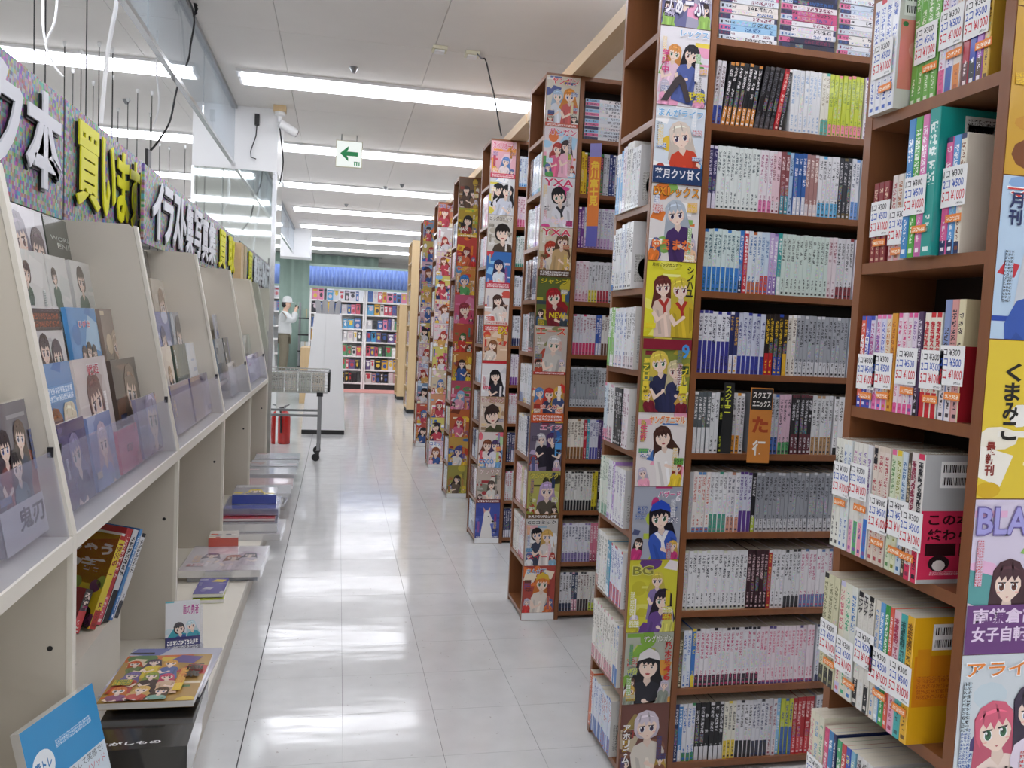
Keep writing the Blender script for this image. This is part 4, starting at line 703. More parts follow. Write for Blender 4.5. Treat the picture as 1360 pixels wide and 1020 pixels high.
C5 = [D('6c5038', '', 'e8c840', [(.36, .6, .34, '2c201c', '5c4434', PH), (.7, .5, .3, '3a2c24', '8c6848', PH)], ['c8a838', '8c6c3c', 'd8d0c0'], label='brown magazine cover with dark couple'),
      D('b89c34', '', 'e8d030', [(.5, .55, .44, '201a18', 'a03830', PH)], ['e0c838', '2c2824', '8cb848'], [('MAX', .04, .2, .5, 'f0e8e0', False, .12)], band=('e0b828', 0, .1), label='mustard magazine cover with dark haired woman in red'),
      D('c0463c', '', 'f0e0d0', [(.5, .5, .36, '8c2c28', 'd86c48')], WARM, label='red magazine cover crowded with orange shapes'),
      D('cc8a44', 'サンデー', 'd8342c', [(.45, .5, .46, '3c80c8', '58a060', dict(long=False))], ['e8c048', 'd85038', '5c9cd0'], tp=(.05, .82, .9, .15), to='f8e0c0', label='orange magazine cover with blue haired figure'),
      D('c85c7c', '', 'f0d0dc', [(.52, .48, .56, '8c3440', 'd04c70', PH)], ['d880a0', 'b04068'], label='pink magazine cover with large portrait'),
      D('b0503c', '', 'e8d848', [(.5, .55, .3, '3c6c3c', 'c83c34')], WARM+['4c8c4c'], label='red and green magazine cover'),
      D('c07c38', '', 'e8d040', [(.5, .6, .34, '3c2c24', '3c5c9c')], ['e8c83c', '8c3c28', 'f0e0b0'], label='ochre magazine cover with yellow squares'),
      D('b85468', '', 'f0e0e8', [(.5, .5, .36, '8cb8dc', 'e0a0b8')], ['e888a8', '5c9c5c', 'e8d8e0'], label='rose magazine cover with pale blue haired figure'),
      D('c0683c', '', 'e8d8d0', [(.5, .55, .4, 'c83c48', 'd8708c')], WARM, label='rust magazine cover with red haired figure'),
      D('c8a050', '', 'e8d040', [(.5, .5, .4, '4c4c8c', 'e8e4e0')], ['e8c040', 'c84830', '3c6cb0'], label='tan magazine cover with white clothed figure'),
      D('a0984c', '', '3a3a24', [(.5, .5, .34, '3a2c2c', '6c5c4c')], ['c8b848', '6c7c34', 'e0d8b0'], label='olive magazine cover with dark figure')]
def randcover(r, k):
    bg = r.choice([['e0c8cc', '8cb0dc', 'd8c8a8', 'e4c8d4', 'd8cc70', 'd89c78', 'e0d8d8', 'c87858'], ['d8b8c4', '6c98d0', 'c8a868', '8c5c7c', 'b8b8d8', 'c8b468', '7c98b8', 'c85c50']][k % 2])
    return D(bg, r.choice(['', '', 'コミック']), r.choice(['d83c4c', '3a66c0', 'f0e040']), [(r.uniform(.35, .65), r.uniform(.45, .62), r.uniform(.34, .48), r.choice(['2a2024', '8c4c2c', 'd8b050', 'b03c34', '5c7cb8']), r.choice(['e0dce0', '3c5c9c', 'c84c5c', 'd8a860']), r.choice([{}, PH]))], r.choice([PASTEL, WARM, COOL]), label='%s magazine cover with one figure' % cname(bg), mini=1, blobs=9)
r5 = random.Random(21)
for _l in (C2, C3, C4, C5): MG(_l)
for _q in C2[4:5]+C3[2:3]+C4[1:8]+C4[10:]: _q['mini'] = 0
SETS = [[randcover(r5, 0) for _ in range(2)]+C1+[randcover(r5, 1) for _ in range(3)], C2, C3, C4, C5, [randcover(r5, 0) for _ in range(11)], [randcover(r5, 1) for _ in range(11)]]
CZ0 = [.032, .012, .036, .036, .036, .036, .036]
for k, y in enumerate(CASE_Y):
    cw, chh = .147, .2125
    if k >= 2:
        o = boxobj('panel_trim', (EX0+.001, EX1-.001, y-.0012, y-.0002, .002, CZ0[k]-.001), 'white'); tag(o, 'white strip along the foot of the %s end panel' % NAME[k], 'trim', 'white strips on the end panels')
    for n, sp in enumerate(SETS[k]):
        pg = Page(cw, chh); design(pg, sp, rnd)
        if sp.get('dog'):
            c = hx('e9e6e2'); pg.poly([(.03, 0), (.045, .1), (.05, .15), (.062, .165), (.08, .165), (.098, .12), (.112, .105), (.108, .09), (.09, .085), (.1, .05), (.105, 0)], c); pg.up(); pg.ell(.106, .1, .008, .006, hx('1c1c20')); pg.ell(.078, .13, .004, .004, hx('1c1c20')); pg.poly([(.05, .15), (.045, .185), (.062, .165)], hx('d8a8a0')); pg.poly([(.072, .166), (.088, .185), (.086, .158)], hx('d8a8a0'))
        if sp.get('hat'):
            f = sp['figs'][0]; cx, cy, hh = f[0]*cw, f[1]*chh, f[2]*cw; pg.up(); pg.poly([(cx-.5*hh, cy+.28*hh), (cx-.42*hh, cy+.62*hh), (cx, cy+.85*hh), (cx+.42*hh, cy+.62*hh), (cx+.52*hh, cy+.26*hh), (cx, cy+.42*hh)], hx(sp['hat']))
        if sp.get('legs'):
            pg.up(); pg.poly([(.01, .01), (.05, .075), (.065, .085), (.08, .07), (.1, .012), (.085, .01), (.064, .06), (.03, .01)], hx('4c4448'))
        o = pg.mb.build('magazine_cover', ['print', 'glyph'], None, T(EX0+.0015, y-.0008, CZ0[k]+(10-n)*.214+.0005))
        tag(o, '%s, %s from top, %s panel' % (' '.join(sp['label'].split()[:11]), ordn(n+1), NAME[k]), 'poster', 'magazine covers pasted on the end panels')
# ================================================================== timber on top of the end bookcases
b = thing('timber_rail', 'long pale timber rail lying along the tops of the end bookcases', 'timber', (0, 0, 0))
for i, (a, c) in enumerate(((2.2, 4.35), (4.37, 6.6), (6.62, 8.95))):
    m = MB(); m.box(.948, .985, a, c, 2.4005, 2.455); m.box(.985, 1.045, a+.01, c-.01, 2.4005, 2.415); m.build('rail_board', 'pine', b)
m = MB(); m.box(.94, .9478, 2.62, 2.70, 2.4005, 2.44); m.build('packing_block', 'pine', b)
# divider boards
def divider(name, X, W_, H_, col, draw, label):
    t = thing(name, label, 'sign'); t.matrix_world = X; bpy.context.view_layer.update()
    m = MB(); m.box(0, W_, 0, .003, 0, H_, 0, hx(col)); m.build('board', 'matte_print', t)
    pg = Page(W_, H_, -.0004); draw(pg); pg.mb.build('lettering', ['matte_print', 'glyph'], t)
def dr1(pg):
    W_, H_ = pg.W, pg.H; pg.rect(.002, W_-.002, H_*.71, H_-.003, hx('1c1a1a')); pg.up()
    pg.text('スクエア', .006, H_*.86, W_-.012, H_*.09, hx('f0ece6'), .03); pg.text('エニックス', .006, H_*.745, W_-.012, H_*.09, hx('f0ece6'), .03)
    pg.text('た', .009, H_*.4, W_-.018, H_*.22, hx('a8441c'), .04); pg.text('行', .013, H_*.1, W_-.026, H_*.2, hx('f2ece2'), .03)
q = U(990, 606, 'y', 2.165)
divider('divider_board', T(q.x, 2.155, .945) @ RZ(-6), .066, .218, 'c98036', dr1, 'orange divider board with black and white lettering among the manga')
def dr2(pg):
    W_, H_ = pg.W, pg.H; pg.rect(0, W_, 0, H_*.2, hx('5c5cb0')); pg.rect(0, W_, H_*.87, H_, hx('8c88c8')); pg.up(); pg.vtext('角川富士見', .006, H_*.83, W_-.012, hx('f0c838'), .03, 1.0)
q = U(775, 335, 'y', 3.46)
divider('divider_board', T(q.x, 3.44, 1.667+.002) @ RZ(-28), .05, .44, 'e07c30', dr2, 'tall orange divider board with yellow vertical lettering on the third bookcase')
def dr3(pg): pg.vtext('スクエニ', .004, pg.H*.95, .018, hx('d8dc40'), .02, 1.1)
q = U(959, 606, 'y', 2.165)
divider('divider_board', T(q.x, 2.178, .968) @ RZ(-12), .03, .205, '16181a', dr3, 'thin black divider board with yellow lettering left of the orange one')
# ================================================================== beige display racks on the left
LX, LZ, LTOPX, LTOPZ = -.555, .80, -.708, 1.605
DIV = [.72, 1.94, 3.15, 4.39, 5.70, 7.02]; BACKX = -1.02; PLT = .10
SLOPE = (LTOPX-LX)/(LTOPZ-LZ); TILT = math.degrees(math.atan(-SLOPE))
NM = ['nearest', 'second', 'third', 'fourth', 'fifth']
ROWS = [(-.89, 1.345), (-.815, 1.205), (-.74, 1.05), (-.665, .905), (-.60, .815)]    # front x and foot height of each display step, top to bottom
for i in range(5):
    y0, y1 = DIV[i], DIV[i+1]
    t = thing('display_rack', '%s beige sloping display rack along the left side' % NM[i], 'display rack', (0, y0, 0), 'beige display racks on the left')
    bpy.context.view_layer.update(); L = y1-y0
    ends = [0] if i < 4 else [0, L]
    for e in ends:
        m = MB(); m.prism([(BACKX, PLT), (LX-.012, PLT), (LX-.012, LZ-.03), (LX-.012, LZ), (LTOPX-.012, LTOPZ-.012), (LTOPX-.03, LTOPZ), (BACKX, LTOPZ)], e-.011, e+.011); m.build('side_panel', 'beige', t)
        m = MB(); m.prism([(LX-.012, PLT), (LX, PLT), (LX, LZ+.002), (LX-.012, LZ+.002)], e-.013, e+.013); m.build('edge_strip', 'edge', t)
        m = MB(); m.prism([(LX-.0119, LZ+.003), (LX, LZ+.003), (LTOPX, LTOPZ-.006), (LTOPX-.012, LTOPZ-.004)], e-.013, e+.013); m.build('edge_strip', 'edge', t)
    a, c = .014, L-.014
    for nm, bx, mt in (('ledge', (BACKX+.01, LX, a, c, LZ-.034, LZ), 'edge'), ('back_board', (BACKX, BACKX+.008, a, c, PLT, LTOPZ), 'beige'), 
                       ('base_board', (BACKX, -.37, -.013, L-.013, .07, PLT-.0005), 'edge'), ('kick_board', (-.385, -.372, -.013, L-.013, 0, .0695), 'beige')):
        boxobj(nm, bx if nm not in ('base_board', 'kick_board') else bx, mt, t)
    for j, (rx, rz) in enumerate(ROWS):
        if j == 4: continue
        bb = MB(); bb.box(rx-.062, rx+.012, a, c, rz-.012, rz); bb.build('display_step', 'beige', t)
    m = MB(); m.prism([(LX-.008, LZ+.001), (LX-.005, LZ+.001), (LX-.005+SLOPE*.19, LZ+.19), (LX-.008+SLOPE*.19, LZ+.19)], .02, L-.02); m.build('acrylic_guard', 'acrylic', t)
    for e in (.022, L-.03):
        m = MB(); m.box(LX-.012+SLOPE*.19, LX-.001+SLOPE*.19, e, e+.006, LZ+.178, LZ+.2); m.build('guard_clip', 'black', t)
    for (hx_, hz) in ((-.8, .95), (-.66, .55)):
        m = MB(); m.lathe([(.006, 0), (.006, .001)], 10); m.build('peg_hole', 'black', t, T(hx_+.06, L-.0125 if i < 5 else 0, hz) @ RX(90))
# face-out books on the steps
def face_book(row, px0, px1, py, sp, lab, Hh=.255, th=.012, Wd=None, dz=0, nm='art_book', mat='gloss_print'):
    rx, rz = ROWS[row]; rx -= .006
    ya = U(px0, py, 'x', rx-.03).y; yb = U(px1, py, 'x', rx-.03).y
    if Wd: yb = ya+Wd
    W_ = yb-ya; mb = MB(); mb.box(0, W_, .0012, th, 0, Hh, 0, hx('e9e7e2')); mb.box(0, W_, .0004, .0012, 0, Hh, 0, hx(sp['bg'])); mb.box(0, W_, th, th+.0008, 0, Hh, 0, hx(sp['bg']))
    mb.box(-.0006, .0, .0004, th+.0008, 0, Hh, 0, hx(sp.get('spine', sp['bg'])))
    pg = Page(W_, Hh, .0003, mb); design(pg, sp, rnd)
    o = mb.build(nm, [mat, 'glyph'], None, T(rx, ya, rz+dz+.0015) @ RZ(90) @ RX(-TILT+1))
    return tag(o, lab, 'book', 'face out books on the beige racks')
def fd(bg, figs=(), acc=PASTEL, **k): return D(bg, k.pop('title', ''), k.pop('tc', '22222a'), list(figs), acc, k.pop('words', ()), k.pop('band', None), **k)
GRN = dict(long=False, arms=False)
face_book(0, 8, 60, 270, fd('cfccd2', [(.3, .6, .4, '8c8494', 'e0dde2'), (.75, .5, .36, '6c5c64', 'd8d4d8')], ['e0dee6', 'b8b4c4'], busy=1), 'glossy grey art book with faint figures, top step of second rack')
face_book(0, 62, 104, 290, fd('4a5048', [], ['545a52', '3f443e'], busy=0, words=[('WORLD', .12, .7, .76, 'b8bcb4', False, .06), ('END', .3, .6, .5, 'b8bcb4', False, .07)]), 'dark green grey art book at right of the top step')
for n, (a, c) in enumerate(((24, 63), (65, 92), (97, 134))):
    face_book(1, a, c, 340, fd('dcdcd8', [(.3, .74, .24, '4a3c38', '3c6454', GRN)], ['e4e4e0', 'd4d8d4'], busy=1, inks=['6c6c6c', '3c5c50'], band=('dcdcd8', .02, .1), bink='5c6460'), 'white book with green clothed figure, %s of three on the second step' % ORD[n+1], th=(.014, .012, .02)[n])
face_book(2, 36, 84, 410, fd('dddbd8', [(.4, .52, .26, '3a3436', '5c5864'), (.72, .44, .28, '5c5458', '8c8890')], ['e4e2e0', 'c8c4c4'], busy=0, band=('3f352e', .74, .97), bink='a85c34'), 'white book with dark title block and two dark figures', th=.016)
face_book(2, 93, 131, 408, fd('5c9cd8', [(.38, .42, .16, '4c3830', 'dcd4c8'), (.55, .46, .16, '3a2c28', 'e0dcd4'), (.72, .42, .16, '2c2830', 'c8bcb4')], ['8cbce8', 'a8d0f0', '4484c8'], title='ひびき', tc='e06c7c', tp=(.3, .76, .4, .08), busy=0), 'sky blue book with a small group of figures')
face_book(2, 137, 165, 412, fd('a08f84', [(.5, .5, .3, 'c8b4a0', '8c7868')], ['b8a898', '7c6c60', 'd8c4a8'], busy=0), 'brown book with pale flower shapes at right of the third step')
face_book(3, 56, 98, 520, fd('6f9ccc', [(.3, .3, .4, '8c5a38', '4c5c90', dict(eye='3c6c9c')), (.72, .36, .4, 'e6dcc0', '8cb8e0', dict(eye='3c6c9c'))], ['8cb8e4', '5080bc', 'a8ccec'], band=('6f9ccc', .58, .8), bink='e8f0fa', busy=1), 'blue picture book with two faces behind the clear guard', th=.028)
face_book(3, 102, 144, 512, fd('e0d6d2', [(.5, .5, .42, '7c5c58', 'b89c94')], ['e8e0dc', 'c8b8b4'], title='戦姫', tc='c8485c', tp=(.36, .8, .36, .12), busy=1), 'white book with red title beside the blue picture book', th=.03)
face_book(3, 150, 186, 516, fd('54463e', [(.55, .5, .4, '8c7460', 'a86c48')], ['6c5c50', '8c6448', '3c3430'], busy=1), 'dark brown thick book on the fourth step', th=.032, Hh=.235)
face_book(3, 188, 207, 468, fd('e2ddd0', [(.5, .5, .5, 'd8cca0', '8c88c0')], ['e8e4d8', '9c98cc', 'd8c890'], busy=1), 'tall white and yellow book at right end of the fourth step', th=.03, Hh=.30)
face_book(4, 78, 112, 640, fd('5c5478', [(.5, .6, .4, '8c84a8', '4c4468')], ['6c648c', '484068'], busy=1), 'dark purple book low behind the clear guard', Hh=.21)
face_book(4, 116, 146, 620, fd('7c8cb8', [(.5, .6, .4, 'c8b8c8', '8ca0d0')], ['98a8d0', 'b0a0c0'], busy=1), 'pale blue book low behind the clear guard', Hh=.2)
face_book(4, 150, 176, 640, fd('d06078', [], ['d87088', 'c05068'], busy=0, words=[('印', .35, .4, .3, '8c2c40', False, .2)]), 'pink card low behind the clear guard', Hh=.13)
face_book(4, 180, 214, 600, fd('8c88a0', [(.5, .6, .4, 'b0a8c8', '746c98')], ['a8a4c0', '6c6890', 'd8a8a8'], busy=1), 'grey lilac book at right behind the clear guard', Hh=.2)
# nearest rack: one book shows
face_book(4, -14, 55, 620, fd('6f6a72', [(.3, .7, .2, '2c2430', '8c3c34'), (.6, .74, .2, '5c4438', '3c4c68'), (.45, .55, .2, '3a3434', '4c6c78')], ['8c8890', '4c4450', 'a86c5c', 'c8c4c8'], busy=2, band=('d8d4d8', 0, .3), bink='5c3c44', words=[('鬼刃', .3, .1, .5, '3c2c34', False, .16)]), 'grey book crowded with small figures at the left edge of the photo', Hh=.29, th=.02)
# third rack
face_book(0, 190, 203, 345, fd('6f6c66', [], ['7c7870'], busy=0), 'dark grey book on the top step of the third rack')
face_book(1, 203, 224, 375, fd('bdb4a6', [(.5, .5, .36, '8c6c58', 'a89484')], ['c8c0b4'], busy=0), 'beige brown book on the second step of third rack')
face_book(2, 206, 226, 416, fd('6470ac', [(.5, .5, .3, '34386c', '8c94cc')], ['8c94cc', '4c5894', 'c8cce4'], busy=1), 'blue violet book on the third step of third rack')
face_book(2, 229, 250, 418, fd('9aa0ac', [(.4, .5, .4, '4c4448', '7c8494')], ['b0b8c4', '7c848c'], busy=0), 'grey book beside the blue violet one', th=.016)
face_book(3, 216, 230, 466, fd('e2ddd4', [(.6, .5, .3, '8c7458', 'a0846c')], ['e8e4dc'], busy=0), 'narrow white book with brown figure on third rack', th=.03)
face_book(3, 233, 249, 476, fd('4c5c50', [], ['5c6c5c', '3c4c44', '707c70'], busy=1), 'dark green book on the third rack', th=.022)
face_book(3, 250, 262, 462, fd('e4e6ea', [], ['dfe4ec', 'c8d0e0'], busy=0), 'thick white book on the third rack', th=.04)
face_book(3, 264, 275, 474, fd('7c5c4c', [(.5, .4, .3, '3c4c58', 'd86c50')], ['d86c50', '4c5c5c'], busy=0), 'small brown and orange book at right end of third rack', Hh=.22)
face_book(4, 226, 250, 560, fd('7a7aa0', [], ['8c8cb4', '64648c'], busy=1), 'grey violet book behind third guard', Hh=.2)
face_book(4, 252, 274, 560, fd('5c5478', [], ['6c6490', '9c94b8'], busy=1), 'dark violet book behind third guard', Hh=.2)
# fourth and fifth racks
face_book(2, 286, 296, 450, fd('c9cbd4', [], ['5c64a0', 'e0e4ec', '8c94b8'], busy=2), 'white and blue book on the third step of fourth rack')
face_book(3, 287, 297, 478, fd('7c8894', [], ['a0b0bc', '4c5c68'], busy=2), 'grey book on the fourth step of fourth rack')
face_book(3, 298, 303, 474, fd('3c4048', [], ['e0e0e4'], busy=2), 'black and white book on the fourth step of fourth rack')
face_book(3, 304, 316, 470, fd('c8c0cc', [], ['d8a8b4', '8cb8cc'], busy=1), 'pale pink book on the fourth step of fourth rack')
face_book(4, 302, 312, 530, fd('b0a8a0', [], ['c0b8b0'], busy=0), 'faded beige book behind fourth guard', Hh=.2)
face_book(2, 322, 328, 448, fd('d8d8d8', [], ['c8ccd0'], busy=0), 'white book on the third step of fifth rack')
face_book(3, 324, 336, 468, fd('cfd4d0', [], ['9cb0a4', '5c6c68'], busy=1), 'pale green book on the fourth step of fifth rack')
face_book(3, 340, 348, 462, fd('e0e0e0', [], ['d0c8c0'], busy=0), 'white book at right on the fourth step of fifth rack')
face_book(4, 328, 344, 505, fd('b8a8cc', [], ['e0dcec', '8c7cb0', 'd890b0'], busy=1), 'lilac book behind fifth guard', Hh=.2)
# books standing in the lower openings, spines to the aisle
def stand(yf, xf, z0, styles, lean, labs, d=.2, rz=90):
    x, y = xf, yf; ux, uy = math.cos(R(rz)), math.sin(R(rz))
    for s, lb in zip(styles, labs):
        mb = MB(); put_book(mb, s['w'], s['h'], d, s)
        X = T(x+s.get('dx', 0), y, z0+s['w']*math.sin(R(lean))) @ RZ(rz) @ RY(lean)
        o = mb.build('picture_book', ['gloss_print', 'spine'], None, X); tag(o, lb, 'book', 'books standing in the lower openings')
        if s.get('front'):
            pg = Page(d, s['h']); s['front'](pg); pg.mb.build('front_print', ['gloss_print', 'glyph'], o, T(-.0004, d, 0) @ RZ(-90))
        st_ = s['w']/math.cos(R(lean))+.003; x += ux*st_; y += uy*st_
def fr9(pg):
    pg.rect(0, pg.W, 0, pg.H, hx('d8bc2c')); pg.rect(0, pg.W, pg.H*.45, pg.H, hx('b8322a')); pg.up()
    for k in range(9): pg.ell(rnd.random()*pg.W, rnd.random()*pg.H*.5, .022, .02, hx(rnd.choice(['d86c2c', '3c3424', '8c9c3c', 'c8542c', 'e8c84c', '6c3c5c'])), 9)
    pg.up(); pg.text('ちゃう', .01, pg.H*.76, pg.W*.9, pg.H*.13, hx('e8dcd4'), .05); pg.text('9話', .03, pg.H*.58, pg.W*.75, pg.H*.14, hx('e8dcd4'), .05)
def frr(pg): pg.rect(0, pg.W, 0, pg.H, hx('8c2c30')); pg.up(); pg.rect(.02, pg.W-.02, .02, pg.H*.5, hx('d84c50')); pg.up(); pg.small(.03, pg.W-.03, .05, .1, hx('d84c50'), hx('2c1c1c'), .02)
for (a_, c_, lb) in ((1.96, 2.84, 'second'), (3.17, 3.78, 'third'), (4.41, 4.75, 'fourth')):
    o = boxobj('display_block', (-.95, -.672, a_, c_, PLT, .33 if a_ < 4 else .415), 'edge'); tag(o, 'plain white block under the books in the %s rack opening' % lb, 'block', 'white blocks in the rack openings')
Y1 = U(127, 846, 'x', -.625).y
stand(Y1+.2, -.745, .3315, [dict(st('3c3032', 'e8d8d0', 'd84c50', .5, '3a2c2c', 30, .13), front=frr), dict(st('e6d03c', '8c2c28', 'b8322a', .2, 'd8bc2c', 26, .285), front=fr9, dx=.02), st('e6e2dc', '8c8c8c', 'e8e8e8', 0, 'e0dcd8', 14, .29), st('b8343a', 'f0d8d0', 'd85c6c', .3, 'b8343a', 22, .3), st('d8dade', '20202a', '1c1c22', .34, '26262c', 22, .29), st('4c88c4', 'e8f0f8', '3c6cb0', .2, '3c70b0', 12, .29), st('e0e2e6', '44444c', '22222a', .2, 'e0e2e6', 18, .27)], 24,
      ['small dark book with red lower half in the second rack opening', 'yellow spined picture book with red cover in the second rack opening', 'white book beside the yellow picture book', 'red spined book leaning beside the white one', 'black and white book in the second rack opening', 'thin blue book in the second rack opening', 'white book at right of the leaning row'], rz=57)
stand(3.42, -.70, .3315, [st('2c2c5c', 'd8d8e8', '6c4ca0', .25, '24244c', 34, .29), st('3a3468', 'e8d8c0', '8c6cb0', .2, '30305c', 14, .28), st('d06c3c', 'f8ece0', 'c85c30', .2, 'd8885c', 12, .29), st('dcd4d4', '7c6c6c', 'c8c0c0', .2, 'dcd4d4', 32, .28), st('c8ccd0', '5c6068', '8c9098', .3, 'c0c4c8', 26, .27)], 3,
      ['thick dark blue book in the third rack opening', 'slim violet book in the third rack opening', 'slim orange book in the third rack opening', 'pale pink book in the third rack opening', 'light grey book in the third rack opening'], rz=62)
def frv(pg): design(pg, fd('4c3c6c', [(.5, .7, .4, 'a8a0c4', '3c3460'), (.5, .3, .3, 'c8c0d8', '302858')], ['6c5c94', 'c8c4dc', '2c2448'], busy=1), rnd)
stand(4.60, -.66, .4165, [dict(st('e4e4e8', '3c3c5c', '8c5c8c', .2, '4c3c6c', 16, .30), front=frv)], 2, ['violet covered book standing in the fourth rack opening'], .22)
# ---- things lying on the low base
def slab(nm, x0, x1, y0, y1, z, th, top, lab, rz=0, side='e4e2de', spine=None, cat='book', film=False, group='books lying along the left base', words=None):
    W_, H_ = x1-x0, y1-y0; cx, cy = (x0+x1)/2, (y0+y1)/2
    mb = MB(); mb.box(-W_/2, W_/2, -H_/2, H_/2, .0008, th-.0012, 0, hx(side)); mb.box(-W_/2, W_/2, -H_/2, H_/2, 0, .0008, 0, hx(top['bg'])); mb.box(-W_/2, W_/2, -H_/2, H_/2, th-.0012, th-.0004, 0, hx(top['bg']))
    if spine: mb.box(-W_/2-.0003, W_/2, -H_/2-.0008, -H_/2, 0, th-.0004, 0, hx(spine))
    pg = Page(W_, H_, 0, mb, T(-W_/2, -H_/2, th) @ RX(-90)); design(pg, top, rnd)
    o = mb.build(nm, ['gloss_print', 'glyph'], None, T(cx, cy, z) @ RZ(rz)); tag(o, lab, cat, group)
    if film:
        f = MB(); f.box(-W_/2-.004, W_/2+.006, -H_/2-.003, H_/2+.003, .0003, th+.003); f.build('shrink_wrap', 'filmy', o)
    return z+th+.0035
zb = slab('box_set', -.575, -.345, 2.10, 2.42, PLT, .075, fd('1e1e20', [], ['222224', '1a1a1c'], busy=0, blobs=2, words=[('さがしもの', .12, .07, .6, 'e0e0e0', False, .05)]), 'wrapped black box with white brush lettering, lower of the two', 2, '1c1c1e', None, 'box')
zb = slab('box_set', -.57, -.335, 2.06, 2.44, zb, .062, fd('1c1c1e', [], ['202022', '18181a'], busy=0, blobs=2, words=[('さがしもの', .1, .06, .62, 'e4e4e4', False, .045)]), 'wrapped black box with white brush lettering under the colourful book', 1, '1c1c1e', None, 'box')
zc = slab('art_book', -.60, -.335, 2.33, 2.66, zb, .008, fd('b9bac8', [(.3, .6, .2, '3c4470', 'd8d8e4'), (.6, .6, .24, 'd87c9c', '4c4c7c'), (.82, .55, .2, '2c2c34', '6c3c44')], ['6c74a8', 'e0e0ea', '2c2c3c', 'd88ca8'], busy=2), 'lilac blue magazine lying beneath the colourful book', -3)
slab('art_book', -.585, -.345, 2.245, 2.555, zc, .018, fd('b08c50', [(.14, .8, .14, 'c85c34', '6c7c4c'), (.36, .82, .15, '4c3c5c', 'd8c04c'), (.56, .78, .15, 'd8a04c', '5c6ca0'), (.2, .52, .16, '7c6c9c', 'b84c3c'), (.42, .5, .15, '8c9c4c', '4c3c3c'), (.6, .46, .15, 'c84c6c', 'd8b89c'), (.16, .2, .16, 'd87c34', '8c5c7c'), (.4, .2, .16, 'e0b870', 'c85c4c'), (.62, .16, .15, '5c4434', '8cb0a0')], ['c86c3c', '5c7c4c', '6c5c94', 'd8b84c', 'b84c4c', 'e0d0b0'], blobs=16, busy=3, words=[('画集', .78, .72, .18, '3c2c1c', True)]), 'colourful book crowded with small figures lying on the black box', -1)
# blue standing book in front
pA = U(25, 975, 'z', .45); pB = U(122, 907, 'z', .45); dv = (pB-pA); wv = min(dv.length, .24); ang = math.degrees(math.atan2(dv.y, dv.x))
mb = MB(); Hb = .33; mb.box(0, wv, .001, .02, 0, Hb, 0, hx('d9d7d2')); mb.box(0, wv, 0, .001, 0, Hb, 0, hx('e0e8ee'))
pg = Page(wv, Hb, -.0002, mb); pg.rect(0, wv, 0, Hb, hx('cfdde6')); pg.up(); pg.rect(0, wv, Hb*.6, Hb, hx('2f92cc')); pg.up(); pg.ell(.045, Hb*.72, .034, .034, hx('e8f0f4'), 20); pg.up(); pg.text('青トレ', .02, Hb*.69, .05, .024, hx('2474b0'), .03)
pg.small(.09, wv-.03, Hb*.77, Hb*.82, hx('2f92cc'), hx('d8e8f2'), .0065); pg.text('速く,強く,そして笑顔で!', .04, Hb*.54, wv*.78, .017, hx('4c4c50')); pg.text('出せる青学メソッド', .07, Hb*.47, wv*.66, .018, hx('c8606c')); pg.up()
for k in range(4): pg.fig(.06+k*.045, Hb*(.26+.02*k), .03, '201c1c', '3c8c94', long=False, photo=True, arms=False)
o = mb.build('exercise_book', ['gloss_print', 'glyph'], None, T(pA.x, pA.y, .45-Hb*math.cos(R(14))) @ RZ(ang) @ T(0, -Hb*math.sin(R(14)), 0) @ RX(-14)); tag(o, 'blue and white exercise book propped up at the bottom left corner', 'book')
# small book on a clear stand
t = thing('book_stand', 'clear plastic stand on the low base holding an upright small book', 'stand', (-.50, 3.02, PLT), rz=R(12))
bpy.context.view_layer.update()
m = MB(); m.prism([(0, .0), (.06, .0), (.062, .003), (.003, .004), (.045, .15), (.042, .152)], -.06, .06, 'x'); m.build('easel', 'acrylic', t)
m = MB(); m.box(-.06, .06, -.028, -.025, .0, .03); m.box(-.06, .06, -.025, .0, .0, .003); m.build('front_lip', 'acrylic', t)
mb = MB(); mb.box(0, .115, .001, .013, 0, .178, 0, hx('e6e4e0')); mb.box(0, .115, 0, .001, 0, .178, 0, hx('e4e6ea')); pg = Page(.115, .178, -.0002, mb)
design(pg, fd('e2e4e8', [(.4, .46, .3, '2c2430', '3c5c9c', dict(long=False)), (.74, .5, .26, 'c8e0e8', '3c9cb0')], ['3ca0b0', '58b8c8', 'c8dce4'], blobs=5, busy=0, band=('3c3c74', 0, .3), title='盾の勇者', tc='b03c90', tp=(.5, .72, .46, .2)), rnd)
o = mb.build('light_novel', ['gloss_print', 'glyph'], None, T(-.56, 2.985, PLT+.004) @ RZ(12) @ RX(-16)); tag(o, 'small white and teal book with navy band standing upright on the base', 'book')
# flat piles further along
zz = slab('comic_book', -.565, -.44, 3.52, 3.74, PLT, .016, fd('b8c83c', [], ['d8dc70', '8ca030'], busy=0), 'lime comic lying under the violet one', 3)
slab('comic_book', -.56, -.44, 3.54, 3.75, zz, .016, fd('6460a8', [], ['8480c0', 'd8c040', 'c8c8e0'], busy=1), 'violet comic lying on the lime one', 0)
zz = slab('art_book', -.63, -.33, 3.82, 4.18, PLT, .02, fd('4a5474', [], ['5c6890', 'c8ccd8'], busy=1), 'dark blue art book at the bottom of the wide pile', 1, 'd8d8dc', '34405c', film=True)
zz = slab('art_book', -.66, -.31, 3.80, 4.2, zz, .032, fd('ded6da', [(.3, .6, .18, '6c5c8c', 'e0d8dc'), (.6, .5, .2, 'b85c50', 'd8c8d0'), (.8, .6, .16, '4c4470', 'c8b8c4')], ['c8b4c4', 'b8a8c0', 'f0e8ec'], busy=2), 'white art book with lilac figures on top of the wide pile', -1, film=True)
